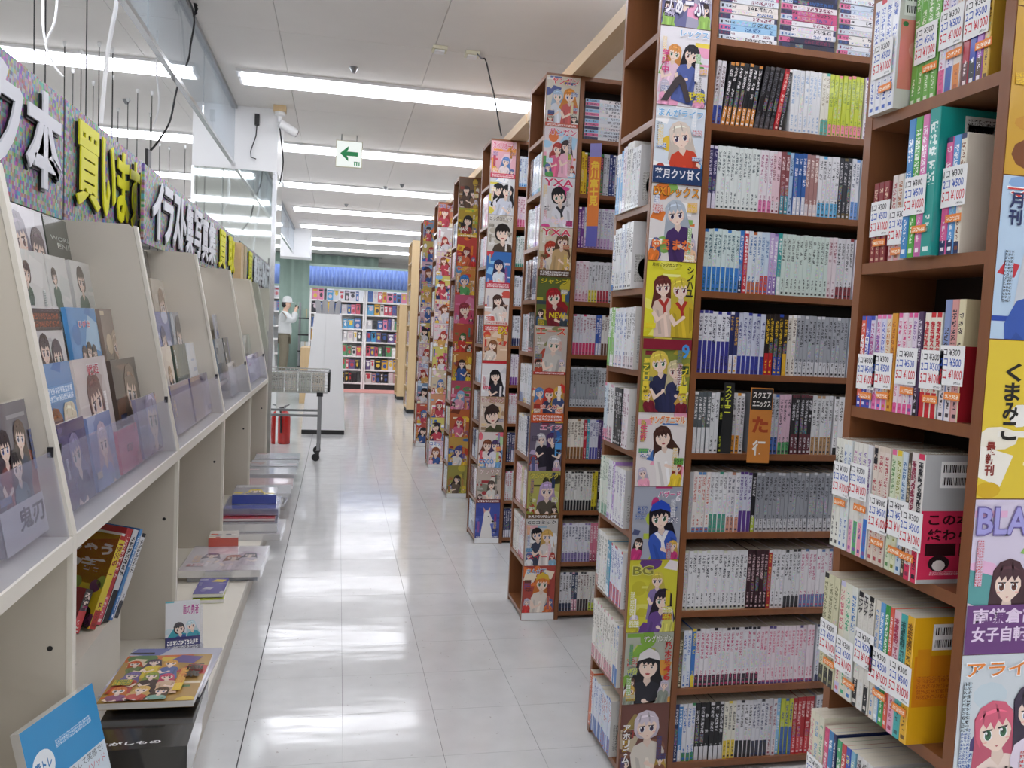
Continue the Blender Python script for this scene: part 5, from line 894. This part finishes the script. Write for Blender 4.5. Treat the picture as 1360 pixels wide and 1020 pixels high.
slab('comic_book', -.60, -.46, 4.2, 4.34, PLT, .10, fd('d6cfc8', [], ['c84c3c', 'e0d8d0', '8c8c94'], busy=2), 'small chunky red and white book behind the wide pile', 4, 'd8d4d0', 'c8503c')
PILE = [(4.52, .035, 'b8b0b0', 'grey wrapped book at the bottom of the tall pile'), (4.55, .045, '5c5c6c', 'dark pictured wrapped book low in the tall pile'), (4.60, .014, 'b8242c', 'red book in the middle of the tall pile'), (4.66, .035, '2a3c9c', 'blue box book in the tall pile')]
zz = PLT
for n, (y, th, c, lb) in enumerate(PILE): zz = slab('art_book', -.62+.01*n, (-.27, -.30, -.31, -.30)[n], y, y+.33, zz, th, fd(c, [], [c, 'c8c8d0', '8c8c98'] if n != 2 else [c], busy=1 if n < 2 else 0, blobs=4), lb, (-1, 2, 0, 1)[n], 'd8d6d4' if n != 3 else '26307c', '26307c' if n == 3 else None, film=n != 2)
slab('box_set', -.56, -.32, 4.78, 5.0, zz, .05, fd('9a98a0', [(.5, .5, .3, 'e0c84c', '4c5c8c')], ['6c7088', 'd8c04c', 'c8c8d0'], busy=1), 'blue boxed book with yellow spine label on the tall pile', 2, '2c44a0', '2c44a0', 'box')
Y = 5.35
for n, (c, sd, lb) in enumerate((('d8d8dc', 'd8d8d8', 'white wrapped magazine pile beyond the tall pile'), ('e0b8b8', 'e0dcd8', 'pink wrapped magazine beyond the tall pile'), ('cfd2d8', 'd4d4d8', 'silver wrapped magazine pile, third from the rack end'), ('d6d8dc', 'dcdcdc', 'pale wrapped magazine pile, second from the rack end'), ('c8ccd4', 'd8d8d8', 'grey wrapped magazine pile at the rack end'))):
    z = PLT
    for q in range(3):
        z = slab('magazine', -.62, -.30+.012*q*(-1)**q, Y, Y+.27, z, (.02, .03, .026)[q] if n != 1 else .02, fd(c, [], [c, 'e8e8ec', 'b8bcc8', 'd8b0b0'], busy=1, blobs=3), lb+', %s of three' % ('bottom', 'middle', 'top')[q], (-2, 1, 2)[q], sd, film=(q == 2))
    Y += .335
# ================================================================== sign boards over the racks
SX = -.85
def sy(px, py=230): return U(px, py, 'x', SX).y
SG = [(-.95, 1.55, 2.815, [('ク', 2.18, 2.44, 'w'), ('本', 2.47, 2.755, 'w')]), (-.95, 2.83, 3.865, [('買', 2.90, 3.17, 'y'), ('い', 3.19, 3.37, 'y'), ('ま', 3.40, 3.57, 'y'), ('す', 3.59, 3.74, 'y'), ('!', 3.77, 3.81, 'y')]),
      (-.86, 3.89, 7.08, [('イ', 4.0, 4.22, 'w'), ('ラ', 4.24, 4.46, 'w'), ('ス', 4.48, 4.66, 'w'), ('ト', 4.68, 4.82, 'w'), ('集', 4.84, 5.04, 'w'), ('写', 5.10, 5.34, 'w'), ('真', 5.37, 5.6, 'w'), ('集', 5.63, 5.93, 'w'), ('買', 6.1, 6.45, 'y'), ('取', 6.6, 6.98, 'y')])]
MAT['letw'] = plain('white_letter_board', 'e6e9f0', .5, .02); MAT['lety'] = plain('yellow_letter_board', 'e6e31c', .5, .03)
SLB = ['first mosaic sign board from the left with big white letters', 'mosaic sign board with yellow purchase lettering', 'long mosaic sign board with white and yellow letters']
for (SX, a, c, letters), lb in zip(SG, SLB):
    k_ = SX/-.85; a *= k_; c *= k_ if SX < -.9 else 1.0; BH = 1.3+.645*k_-LTOPZ-.001; letters = [(ch, ya*k_, yb*k_, cc) for ch, ya, yb, cc in letters]
    t = thing('sign_board', lb, 'sign', (SX, a, LTOPZ+.001), 'mosaic sign boards over the racks'); bpy.context.view_layer.update()
    m = MB(); m.box(-.012, 0, 0, c-a, 0, BH); m.build('board', 'mosaic', t)
    m = MB(); m.box(-.012, .0008, c-a+.0005, c-a+.008, 0, BH); m.build('edge_tape', 'rubber', t)
    for ch, ya, yb, cc in letters:
        V, Fc, bb = glyphs(ch, .026, .02); sx = (yb-ya)/(bb[1]-bb[0]); sz = .272*k_/(bb[3]-bb[2])
        if ch == '!': sz *= .95
        def put(nm, mat, x0, x1, oy, oz):
            zmin = min(v[2] for v in V); zmax = max(v[2] for v in V)
            P = [(x0+(x1-x0)*(v[2]-zmin)/(zmax-zmin), (v[0]-bb[0])*sx+ya-a+oy, (v[1]-bb[2])*sz+BH-.307*k_+oz) for v in V]
            m = MB(); m.idx(P, Fc); return m.build(nm, mat, t)
        put('letter', 'letw' if cc == 'w' else 'lety', .012, .018, 0, 0); put('letter_backing', 'black', .001, .008, .004, -.009)
o = boxobj('wooden_board', (-.86, -.80, 7.10, 7.29, LTOPZ+.001, 1.90), 'pine'); tag(o, 'brown wooden board at the far end of the mosaic signs', 'board')
# ================================================================== hanging wires, cables, camera, sign, detectors
def cable(nm, pts, r, mat, lab, cat='cable', group=None, top=False):
    P = [Vector(p) for p in pts]; out = []
    if top: P.insert(0, Vector((P[0].x, P[0].y, CEIL-.0005)))
    for i in range(len(P)-1):
        p0, p1, p2, p3 = P[max(i-1, 0)], P[i], P[i+1], P[min(i+2, len(P)-1)]
        for k in range(4):
            s = k/4; out.append(.5*((2*p1)+(-p0+p2)*s+(2*p0-5*p1+4*p2-p3)*s*s+(-p0+3*p1-3*p2+p3)*s**3))
    out.append(P[-1]); m = MB(); m.tube(out, r, 6); return tag(m.build(nm, mat), lab, cat, group)
WIRES = [(132, 56), (97, 91), (124, 108), (183, 118), (202, 121), (157, 143), (108, 66), (46, -60), (61, -30), (116, -40), (150, 100), (170, 130), (212, 190), (225, 195), (246, 193), (266, 172), (270, 190), (86, 55), (200, 150), (150, 64)]
for n, (px, py) in enumerate(WIRES):
    p = U(px, py, 'z', CEIL)
    if p.x > -1.3 or p.y > 14: p = Vector((-1.45-.02*n, 6+.1*n, CEIL))
    t = thing('hanging_wire', 'thin dark wire hung from the ceiling behind the sign boards, %s of the cluster' % ordn(n+1), 'wire', (p.x, p.y, CEIL), 'thin wires hanging behind the signs'); bpy.context.view_layer.update()
    m = MB(); m.tube([(0, 0, -.03), (0, 0, -1.15-.1*(n % 3))], .0035, 6); m.build('wire', 'rubber', t)
    m = MB(); m.lathe([(.012, -.001), (.012, -.018), (.006, -.034)], 8); m.build('ceiling_clip', 'white', t)
def pc(L, ax, v): return [U(a, b, ax, v) for a, b in L]
cable('power_cable', [Vector((-.87, 4.85, CEIL-.005))]+pc([(258, 22), (253, 60), (250, 80), (235, 118), (226, 160), (212, 185), (200, 200)], 'y', 5.1), .006, 'black', 'black cable hanging from the ceiling by the glass barrier')
m = MB()
for k in range(5): m.tube([U(254+k*2, -4+k*3, 'y', 5.05), U(262-k, 12-k*2, 'y', 5.04), U(257+k, 22-k, 'y', 5.06)], .006, 6)
tag(m.build('cable_coil', 'black'), 'small coil of black cable hung under the ceiling', 'cable')
cable('white_cable', pc([(76, -6), (72, 30), (61, 58), (68, 78), (74, 90), (84, 102)], 'y', 4.3), .006, 'white', 'white cable bending right above the first sign board', top=True)
cable('white_cable', pc([(57, -6), (57, 30), (60, 56)], 'y', 4.31), .006, 'white', 'straight white cable left of the bending one', top=True)
cable('white_cable', pc([(155, -5), (150, 30), (143, 70), (138, 120), (134, 164)], 'y', 4.0), .01, 'white', 'thick white cable in front of the light strip', top=True)
cable('white_cable', pc([(208, 96), (211, 130), (209, 152), (203, 168)], 'y', 5.6), .006, 'white', 'thin curved white cable beside the glass barrier', top=True)
o = boxobj('power_adapter', (-.872, -.86, 4.0, 4.07, 1.9535, 2.03), 'black'); tag(o, 'small black power adapter standing on top of the long sign board', 'adapter')
# wall-mounted cctv on the pillar
p = U(372, 137, 'y', PLY-.08)
t = thing('security_camera', 'white bullet security camera on the pillar head under the ceiling', 'camera', (-.53, 7.2, CEIL)); bpy.context.view_layer.update()
boxobj('mounting_block', (-.05, .05, -.05, .05, -.05, -.001), 'birch', t)
m = MB(); m.lathe([(.045, -.05), (.045, -.075), (.02, -.085), (.018, -.13)], 14); m.build('bracket', 'white', t)
m = MB(); m.lathe([(.034, 0), (.036, .01), (.036, .15), (.03, .16)], 16); m.build('camera_body', 'white', t, T(.0, -.02, -.14) @ RZ(25) @ RY(112), True)
m = MB(); m.lathe([(.03, 0), (.03, .004), (.012, .006)], 16); m.build('lens', 'black', t, T(.0, -.02, -.14) @ RZ(25) @ RY(112) @ T(0, 0, .16))
t = thing('wall_adapter', 'black adapter with dangling lead on the white pillar head', 'adapter', (-.72, PLY-.02, 2.93)); bpy.context.view_layer.update()
boxobj('adapter_body', (-.018, .018, -.015, .019, -.03, .06), 'black', t)
m = MB(); m.tube([(0, 0, -.03), (-.005, -.005, -.12), (-.03, -.005, -.2), (-.045, -.005, -.25), (-.04, -.005, -.3), (-.0, -.005, -.31)], .0045, 6); m.build('lead', 'black', t)
cable('black_cable', pc([(371, 165), (374, 190), (376, 215), (374, 232), (371, 245)], 'y', 7.27), .006, 'black', 'black cable running down the pillar corner')
# exit sign
t = thing('exit_sign', 'white hanging exit sign with green arrow pointing left', 'sign', (-.075, 8.0, 2.745)); bpy.context.view_layer.update()
boxobj('sign_box', (0, .245, 0, .03, 0, .245), 'cream', t)
MAT['green'] = plain('green_sign_print', '12a45c', .4, .03); MAT['signw'] = emit('lit_sign_face', 'f4faf6', 1.0); boxobj('sign_face', (.006, .239, -.001, -.0002, .006, .239), 'signw', t)
m = MB(); P = [(.04, .125), (.115, .195), (.115, .165), (.10, .145), (.205, .145), (.205, .105), (.10, .105), (.115, .085), (.115, .055)]
m.idx([(x, -.0022, z) for x, z in P], [(0, 1, 2, 3), (0, 3, 6), (3, 4, 5, 6), (0, 6, 7, 8)]); m.build('arrow', 'green', t)
m = MB(); m.box(.17, .18, -.0024, -.0015, .02, .055); m.box(.19, .20, -.0024, -.0015, .02, .055); m.box(.212, .222, -.0024, -.0015, .02, .055); m.box(.168, .202, -.0024, -.0015, .05, .056); m.build('door_mark', 'green', t)
for x in (.05, .19):
    m = MB(); m.tube([(x, .015, .245), (x, .015, CEIL-2.746)], .004, 6); m.build('hanger', 'steel', t)
for (px, py, lb) in ((584, 63, 'square ceiling fitting near the third light seam'), (627, 70, 'square ceiling fitting with dark lead running from it')):
    p = U(px, py, 'z', CEIL); t = thing('ceiling_fitting', lb, 'ceiling fitting', (p.x, p.y, CEIL)); bpy.context.view_layer.update()
    m = MB(); m.prism([(-.045, -.045), (.045, -.045), (.045, .045), (-.045, .045)], -.022, -.001, 'z'); m.build('fitting_base', 'cream', t)
    m = MB(); m.box(-.03, .03, -.03, .03, -.034, -.0225); m.build('fitting_cover', 'white', t)
cable('ceiling_lead', [U(634, 72, 'z', CEIL-.035), U(640, 78, 'z', CEIL-.02)]+pc([(645, 80), (651, 105), (657, 130), (662, 160), (666, 180)], 'y', 5.4), .005, 'black', 'dark lead hanging from the square ceiling fitting')
for (px, py) in ((470, 89), (512, 248), (534, 245), (460, 271), (168, 132)):
    p = U(px, py, 'z', CEIL); m = MB(); m.lathe([(.03, -.001), (.03, -.008), (.02, -.025), (.012, -.04)], 12, (p.x, p.y, CEIL)); tag(m.build('sprinkler', 'steel'), 'small round sprinkler on the ceiling, %s' % {470: 'near the first light strip', 512: 'left of two beyond the third strip', 534: 'right of two beyond the third strip', 460: 'far one near the fifth strip', 168: 'left of the glass barrier'}[px], 'sprinkler', 'ceiling sprinklers')
# ================================================================== book cart beyond the racks
t = thing('book_cart', 'grey wheeled wire basket cart loaded with wrapped books', 'cart', (-.50, 7.9, 0)); bpy.context.view_layer.update()
CX0, CX1, CD, CZ, CT = -.46, .42, .22, .63, .82
for y in (-CD, CD):
    for x in (CX0+.1, CX1-.07):
        lg = MB(); lg.box(x-.014, x+.014, y-.014, y+.014, .1, CZ); g = lg.build('leg', 'steel', t)
        cs = MB(); cs.lathe([(.034, -.012), (.036, -.008), (.036, .008), (.034, .012)], 14); w_ = cs.build('caster', 'black', t, T(x-.02, y, .037) @ RX(90))
        f = MB(); f.box(x-.025, x+.012, y-.016, y+.016, .055, .1); f.build('caster_fork', 'rubber', t)
        boxobj('corner_block', (x-.025, x+.03, y-.02, y+.02, CZ-.03, CZ+.005), 'black', t)
    boxobj('cross_bar', (CX0+.1, CX1-.07, y-.008, y+.008, .41, .432), 'steel', t)
m = MB()
for z in [CZ+.012+k*.03 for k in range(7)]:
    for y in (-CD, CD): m.box(CX0, CX1, y-.002, y+.002, z-.002, z+.002)
    for x in (CX0, CX1): m.box(x-.002, x+.002, -CD, CD, z-.002, z+.002)
for k in range(23):
    x = CX0+(CX1-CX0)*k/22
    for y in (-CD, CD): m.box(x-.002, x+.002, y-.002, y+.002, CZ, CT)
for k in range(12):
    y = -CD+2*CD*k/11
    for x in (CX0, CX1): m.box(x-.002, x+.002, y-.002, y+.002, CZ, CT)
m.box(CX0, CX1, -CD, CD, CZ-.004, CZ+.002); tag(m.build('wire_basket', 'wire', t), None, None, None, 'stuff')
for y in (-CD, CD): boxobj('top_rail', (CX0-.006, CX1+.006, y-.006, y+.006, CT, CT+.012), 'chrome', t)
boxobj('end_plate', (CX1+.003, CX1+.02, -CD, CD, CZ+.01, CT+.005), 'rubber', t)
for k in range(7):
    x0 = -.50+CX0+.02+k*.12; c = ['e8e4d8', 'dfe0d4', 'e4e0c8', 'd8d4cc', 'ece8dc', 'd4d8cc', 'e8e0d0'][k]
    mb = MB()
    for q in range(6):
        put_book(mb, .017, .175, .12, st(c, '5c5c58', 'c8c8b8', .1, c, 17), T(x0+q*.0185, 7.9-CD+.012, CZ+.004))
    tag(mb.build('book_bundle', ['gloss_print', 'spine']), 'cream wrapped bundle of books in the cart, %s from left' % ordn(k+1), 'book bundle', 'bundles in the cart')
# fire extinguisher
p = U(376, 578, 'y', 8.35)
t = thing('fire_extinguisher', 'red fire extinguisher on the floor behind the cart', 'fire extinguisher', (-.52, 8.75, 0)); bpy.context.view_layer.update()
m = MB(); m.lathe([(.06, 0), (.064, .01), (.064, .26), (.058, .3), (.04, .33), (.02, .345)], 20); m.build('cylinder', 'red', t, None, True)
m = MB(); m.lathe([(.018, .345), (.018, .375), (.012, .39)], 12); m.build('valve', 'chrome', t)
m = MB(); m.tube([(0, 0, .385), (.02, -.01, .40), (.05, -.02, .41)], .009, 6); m.build('lever', 'steel', t)
m = MB(); m.tube([(0, 0, .38), (-.04, -.05, .375), (-.03, -.079, .3), (-.025, -.081, .12)], .009, 8); m.build('hose', 'black', t)
# ================================================================== white A-frame display beyond the cart
t = thing('tapered_display', 'tall white tapered display unit standing in the aisle', 'display unit', (0, 9.5, 0)); bpy.context.view_layer.update()
for a, c in ((0, .44), (.445, 1.0)):
    def q(f, lo, hi): return lo+(hi-lo)*f
    b0, b1, t0, t1 = q(a, -.375, .105), q(c, -.375, .105), q(a, -.27, .03), q(c, -.27, .03)
    m = MB(); m.prism([(b0, .05), (b1, .05), (t1, 1.37), (t0, 1.37)], 0, .02); m.build('end_panel', 'white', t)
m = MB(); m.prism([(-.36, .05), (.09, .05), (.02, 1.36), (-.26, 1.36)], .021, 1.6); m.build('body', 'white', t)
boxobj('plinth', (-.375, .10, .0, 1.6, 0, .05), 'rubber', t)
for k in range(4):
    x = -.25+k*.066
    m = MB(); m.prism([(x, 1.3715), (x+.062, 1.3715), (x+.058+.012*(k-1.5), 1.51+.012*(k % 2)), (x+.03+.012*(k-1.5), 1.53), (x+.004+.012*(k-1.5), 1.515)], 9.52+.01*k, 9.7); tag(m.build('wrapped_magazine', 'grey'), 'grey wrapped magazine standing on the tapered display, %s from left' % ordn(k+1), 'magazine', 'magazines on the tapered display')
o = boxobj('wooden_end_panel', (-.56, -.42, 13.0, 13.9, 0, .86), 'birch'); tag(o, 'low pale wooden panel left of the tapered display', 'panel')
# ================================================================== white shelving with blue curtain at the back
BY = 16.0
BZ = [.13, .385, .645, .92, 1.165, 1.44, 1.685]
def back_unit(x0, x1, lab):
    t = thing('white_shelving', lab, 'shelving', (x0, BY, 0), 'white shelving at the back'); bpy.context.view_layer.update(); W_ = x1-x0
    for x in (0, W_-.035): boxobj('upright', (x, x+.035, 0, .4, 0, 2.0), 'white', t)
    for z in BZ: boxobj('shelf', (.035, W_-.035, .0, .4, z-.03, z), 'white', t)
    boxobj('back_panel', (.035, W_-.035, .39, .4, .1, 2.0), 'white', t)
    boxobj('kick', (.035, W_-.035, .03, .05, 0, .095), 'rubber', t)
    n = 0
    for si, z in enumerate(BZ):
        x = x0+.045
        while x < x1-.12:
            ww = rnd.uniform(.05, .13); hh = rnd.uniform(.17, .215); c = rnd.choice(['3c6cb0', 'e8e4e0', 'd85c70', '2c2c34', 'e0b040', '5c9c6c', 'e0dce4', '4ca0d0', '6c5c8c', 'e88cac', 'd8d8dc', '44484c'] if si > 0 else ['2c2c30', 'd8d4d0', 'c8a0a0', '1c1c20'])
            if x0 < .4 and -.42 < x < .03 and si < 5: x += ww+.004; continue
            n += 1; mb = MB(); mb.box(0, ww-.004, .0012, .15, 0, hh, 0, hx('e4e2de')); mb.box(0, ww-.004, .0004, .0012, 0, hh, 0, hx(c)); pg = Page(ww-.004, hh, .0002, mb)
            pg.rect(0, ww-.004, 0, hh, hx(c)); pg.up(); c2 = rnd.choice(['ffffff', '2a2a34', 'e8c848', 'c83c4c', '3c5ca0', 'd8c8d0'])
            pg.ell(ww*.5, hh*rnd.uniform(.3, .6), ww*.28, hh*.2, hx(c2)); pg.rect(ww*.1, ww*.8, hh*.75, hh*.88, hx(c2))
            o = mb.build('display_book', ['print', 'glyph'], None, T(x, BY+.03, z+.0005) @ RX(-4 if si else 0)); tag(o, '%s book, %s from left, %s shelf up, %s' % (cname(c), ordn(n), ordn(si+1), 'left back unit' if x0 < .4 else 'right back unit'), 'book', 'books on the white back shelving'); x += ww+.004
        n = 0
back_unit(-.55, .485, 'white shelving unit at the back, left of the gap'); back_unit(.49, 1.7, 'white shelving unit at the back, right of the gap')
t = thing('blue_curtain', 'blue pleated curtain strip with green edging above the back shelving', 'curtain', (0, BY-.03, 0)); bpy.context.view_layer.update()
V = []; Fc = []; NP = 150
for k in range(NP+1):
    x = -.56+2.3*k/NP; y = -.02+.022*math.sin(k*1.35)
    V += [(x, y, 1.93), (x, y, 2.31)]
Fc = [(2*k, 2*k+2, 2*k+3, 2*k+1) for k in range(NP)]
m = MB(); m.idx(V, Fc); o = m.build('pleated_cloth', 'blue', t, None, True); o.modifiers.new('thick', 'SOLIDIFY').thickness = .003
for z in (1.895, 2.305): boxobj('edging', (-.56, 1.74, -.045, -.04, z, z+.04), 'greenish', t)
m = MB(); m.box(-.55, 1.7, 15.2, 15.97, .0004, .004); tag(m.build('floor_mat', 'pink'), 'pink floor mat in front of the back shelving', 'mat')
# pale wooden bookcases at the right, beyond the brown ones
def pale_case(x0, y0, y1, H_, lab, nfill):
    t = thing('pale_bookcase', lab, 'bookcase', (x0, y0, 0), 'pale wooden bookcases further down'); bpy.context.view_layer.update(); W_ = .32
    for y in (0, y1-y0-.02): boxobj('side_panel', (0, W_, y, y+.02, .06, H_), 'birch', t)
    boxobj('plinth', (.01, W_, .0, y1-y0, 0, .06), 'rubber', t); boxobj('back_panel', (W_-.01, W_, .02, y1-y0-.02, .06, H_), 'birch', t)
    zs = [.08+.3*k for k in range(int((H_-.05)/.3))]+[H_-.02]
    for z in zs: boxobj('shelf', (0, W_-.01, .02, y1-y0-.02, z-.01, z+.01), 'birch', t)
    for k, z in enumerate(zs[:-1]):
        if z > nfill: continue
        y = y1-.03; n = 0
        while y > y0+.06:
            ww = rnd.uniform(.03, .05); n += 1; c = rnd.choice(['5c7cb0', 'd8d8dc', 'c88c9c', '3c3c44', 'e0d8c0', '8c3c44'])
            mb = MB(); put_book(mb, ww-.001, .2, .14, st(c, 'e8e8e8' if c in ('3c3c44', '8c3c44') else '2a2a30', 'e0e0e0', .2, c, 20), None)
            o = mb.build('boxed_book', ['print', 'spine'], None, T(x0+.02, y, z+.0105) @ RZ(-90)); tag(o, '%s boxed book, %s from far end, %s shelf of pale bookcase' % (cname(c), ordn(n), ordn(k+1)), 'book', 'boxed books on the pale bookcase'); y -= ww+.003
pale_case(1.0, 11.9, 12.5, 2.5, 'tall open pale wooden bookcase after the last brown bookcase', 1.6)
pale_case(1.0, 14.0, 14.6, 1.62, 'lower pale wooden bookcase near the back shelving', -1)
# ================================================================== person in white beyond the pillar
def skin_mesh(nm, mat, verts, edges, rad, parent, sub=2):
    me = bpy.data.meshes.new(nm); me.from_pydata(verts, edges, []); me.materials.append(MAT[mat]); o = bpy.data.objects.new(nm, me); COL.objects.link(o); o.parent = parent
    o.modifiers.new('skin', 'SKIN')
    me.update()
    for i, r_ in enumerate(rad): me.skin_vertices[0].data[i].radius = r_ if isinstance(r_, tuple) else (r_, r_)
    me.skin_vertices[0].data[0].use_root = True
    s = o.modifiers.new('sub', 'SUBSURF'); s.levels = sub; s.render_levels = sub
    return o
q = U(373, 497, 'z', 0); sc_y = 19.4
base = U(378, 460, 'y', sc_y)
t = thing('person', 'person in white jacket, cap and khaki trousers holding a camera to the face', 'person', (base.x-.02, sc_y, 0)); bpy.context.view_layer.update()
# facing +x
bv = [(0, 0, .92), (0, 0, 1.1), (0, 0, 1.32), (.01, 0, 1.45), (.03, 0, 1.52), (.05, 0, 1.60), (.06, 0, 1.70), (0, .09, .9), (.03, .10, .5), (0, .10, .08), (.12, .11, .03), (0, -.09, .9), (.0, -.10, .5), (-.03, -.10, .08), (.09, -.11, .03),
      (.0, .19, 1.38), (.2, .24, 1.25), (.24, .1, 1.48), (.255, .05, 1.56), (.0, -.19, 1.38), (.2, -.24, 1.25), (.24, -.1, 1.48), (.255, -.05, 1.56)]
be = [(0, 1), (1, 2), (2, 3), (3, 4), (4, 5), (5, 6), (0, 7), (7, 8), (8, 9), (9, 10), (0, 11), (11, 12), (12, 13), (13, 14), (2, 15), (15, 16), (16, 17), (17, 18), (2, 19), (19, 20), (20, 21), (21, 22)]
br = [.11, .1, .09, .06, .055, .1, .095, .08, .06, .04, .035, .08, .06, .04, .035, .03, .035, .033, .035, .03, .035, .033, .035]
skin_mesh('body', 'skin', bv, be, br, t)
jv = [(0, 0, .88), (0, 0, 1.0), (-.01, 0, 1.2), (0, 0, 1.36), (.01, 0, 1.46), (0, .2, 1.38), (.2, .25, 1.24), (.24, .11, 1.46), (0, -.2, 1.38), (.2, -.25, 1.24), (.24, -.11, 1.46)]
je = [(0, 1), (1, 2), (2, 3), (3, 4), (3, 5), (5, 6), (6, 7), (3, 8), (8, 9), (9, 10)]
skin_mesh('jacket', 'jacket', jv, je, [(.19, .19), (.185, .185), (.18, .18), (.18, .18), .1, .1, .085, .06, .1, .085, .06], t)
tv = [(0, 0, .93), (0, .09, .86), (.03, .10, .5), (0, .10, .1), (0, -.09, .86), (0, -.10, .5), (-.03, -.10, .1)]
skin_mesh('trousers', 'trousers', tv, [(0, 1), (1, 2), (2, 3), (0, 4), (4, 5), (5, 6)], [.15, .115, .09, .075, .115, .09, .075], t)
for y, x in ((.1, .05), (-.1, .02)):
    m = MB(); m.prism([(x-.1, 0), (x+.17, 0), (x+.17, .03), (x+.08, .07), (x-.1, .08)], y-.045, y+.045); m.build('shoe', 'black', t)
m = MB(); m.lathe([(.105, 1.66), (.108, 1.69), (.1, 1.75), (.07, 1.79), (.02, 1.805)], 16, (.055, 0, 0)); m.prism([(.12, 1.665), (.24, 1.645), (.24, 1.655), (.12, 1.685)], -.08, .08); m.build('cap', 'jacket', t)
m = MB(); m.lathe([(.05, 1.54), (.078, 1.57), (.084, 1.62), (.084, 1.66)], 14, (.012, 0, 0)); m.build('hair', 'rubber', t, None, True)
m = MB(); m.prism([(.1, 1.61), (.15, 1.58), (.145, 1.568), (.1, 1.565)], -.014, .014); m.build('nose', 'skin', t)
for s in (-1, 1):
    m = MB(); m.box(.055, .085, s*.088-.008, s*.088+.008, 1.57, 1.63); m.build('ear', 'skin', t)
m = MB()
for s in (-1, 1):
    for k in range(4): m.tube([(.25, s*.055, 1.52+.022*k), (.283, s*.055, 1.525+.022*k), (.288, s*.02, 1.525+.022*k)], .009, 6)
    m.tube([(.25, s*.05, 1.51), (.235, s*.02, 1.53)], .01, 6)
m.build('fingers', 'skin', t)
o = thing('camera_in_hand', 'small black camera held up by the person in white', 'camera', (base.x-.02+.25, sc_y, 1.52)); bpy.context.view_layer.update()
boxobj('camera_body', (-.018, .018, -.06, .06, 0, .085), 'black', o); m = MB(); m.lathe([(.028, 0), (.03, .03), (.024, .04)], 14); m.build('lens', 'rubber', o, T(.018, 0, .04) @ RY(90))
# wire racks near the person
t = thing('wire_rack', 'dark metal rack with boxes to the right of the person in white', 'rack', (-.95, 20.6, 0)); bpy.context.view_layer.update()
for x in (0, .5):
    for y in (0, .5): boxobj('post', (x, x+.03, y, y+.03, 0, 1.7), 'steel', t)
for z in (.12, .5, .9, 1.3): boxobj('tray', (-.01, .54, -.01, .54, z, z+.03), 'rubber', t)
for k, (x, z, c) in enumerate(((.05, .15, 'd4d8d4'), (.3, .15, '8c948c'), (.06, .53, 'd8dcd8'), (.28, .93, 'b8c4b8'), (.08, 1.33, '9cb0a0'))):
    mb = MB(); mb.box(0, .2, 0, .3, 0, .22, 0, hx(c)); mb.box(.09, .11, -.001, .301, .0, .2205, 0, hx('c8b890')); tag(mb.build('storage_box', 'matte_print', None, T(-.95+x, 20.65, z+.0005)), '%s box on the dark rack, %s from the floor' % (cname(c), ordn(k+1)), 'box', 'boxes on the dark rack')
t = thing('green_curtain', 'grey green curtain hung beyond the person in white', 'curtain', (-3.2, 22.5, 0)); bpy.context.view_layer.update()
V = []
for k in range(101): V += [(4.2*k/100, .04*math.sin(k*.9), .004), (4.2*k/100, .04*math.sin(k*.9), CEIL-.03)]
m = MB(); m.idx(V, [(2*k, 2*k+2, 2*k+3, 2*k+1) for k in range(100)]); o = m.build('pleated_cloth', 'greenish', t, None, True); o.modifiers.new('thick', 'SOLIDIFY').thickness = .004
m = MB(); m.tube([(-.1, 0, CEIL-.016), (4.3, 0, CEIL-.016)], .015, 8); m.build('curtain_rail', 'steel', t)
bpy.data.objects.remove(_fo, do_unlink=True); bpy.data.curves.remove(_fc)
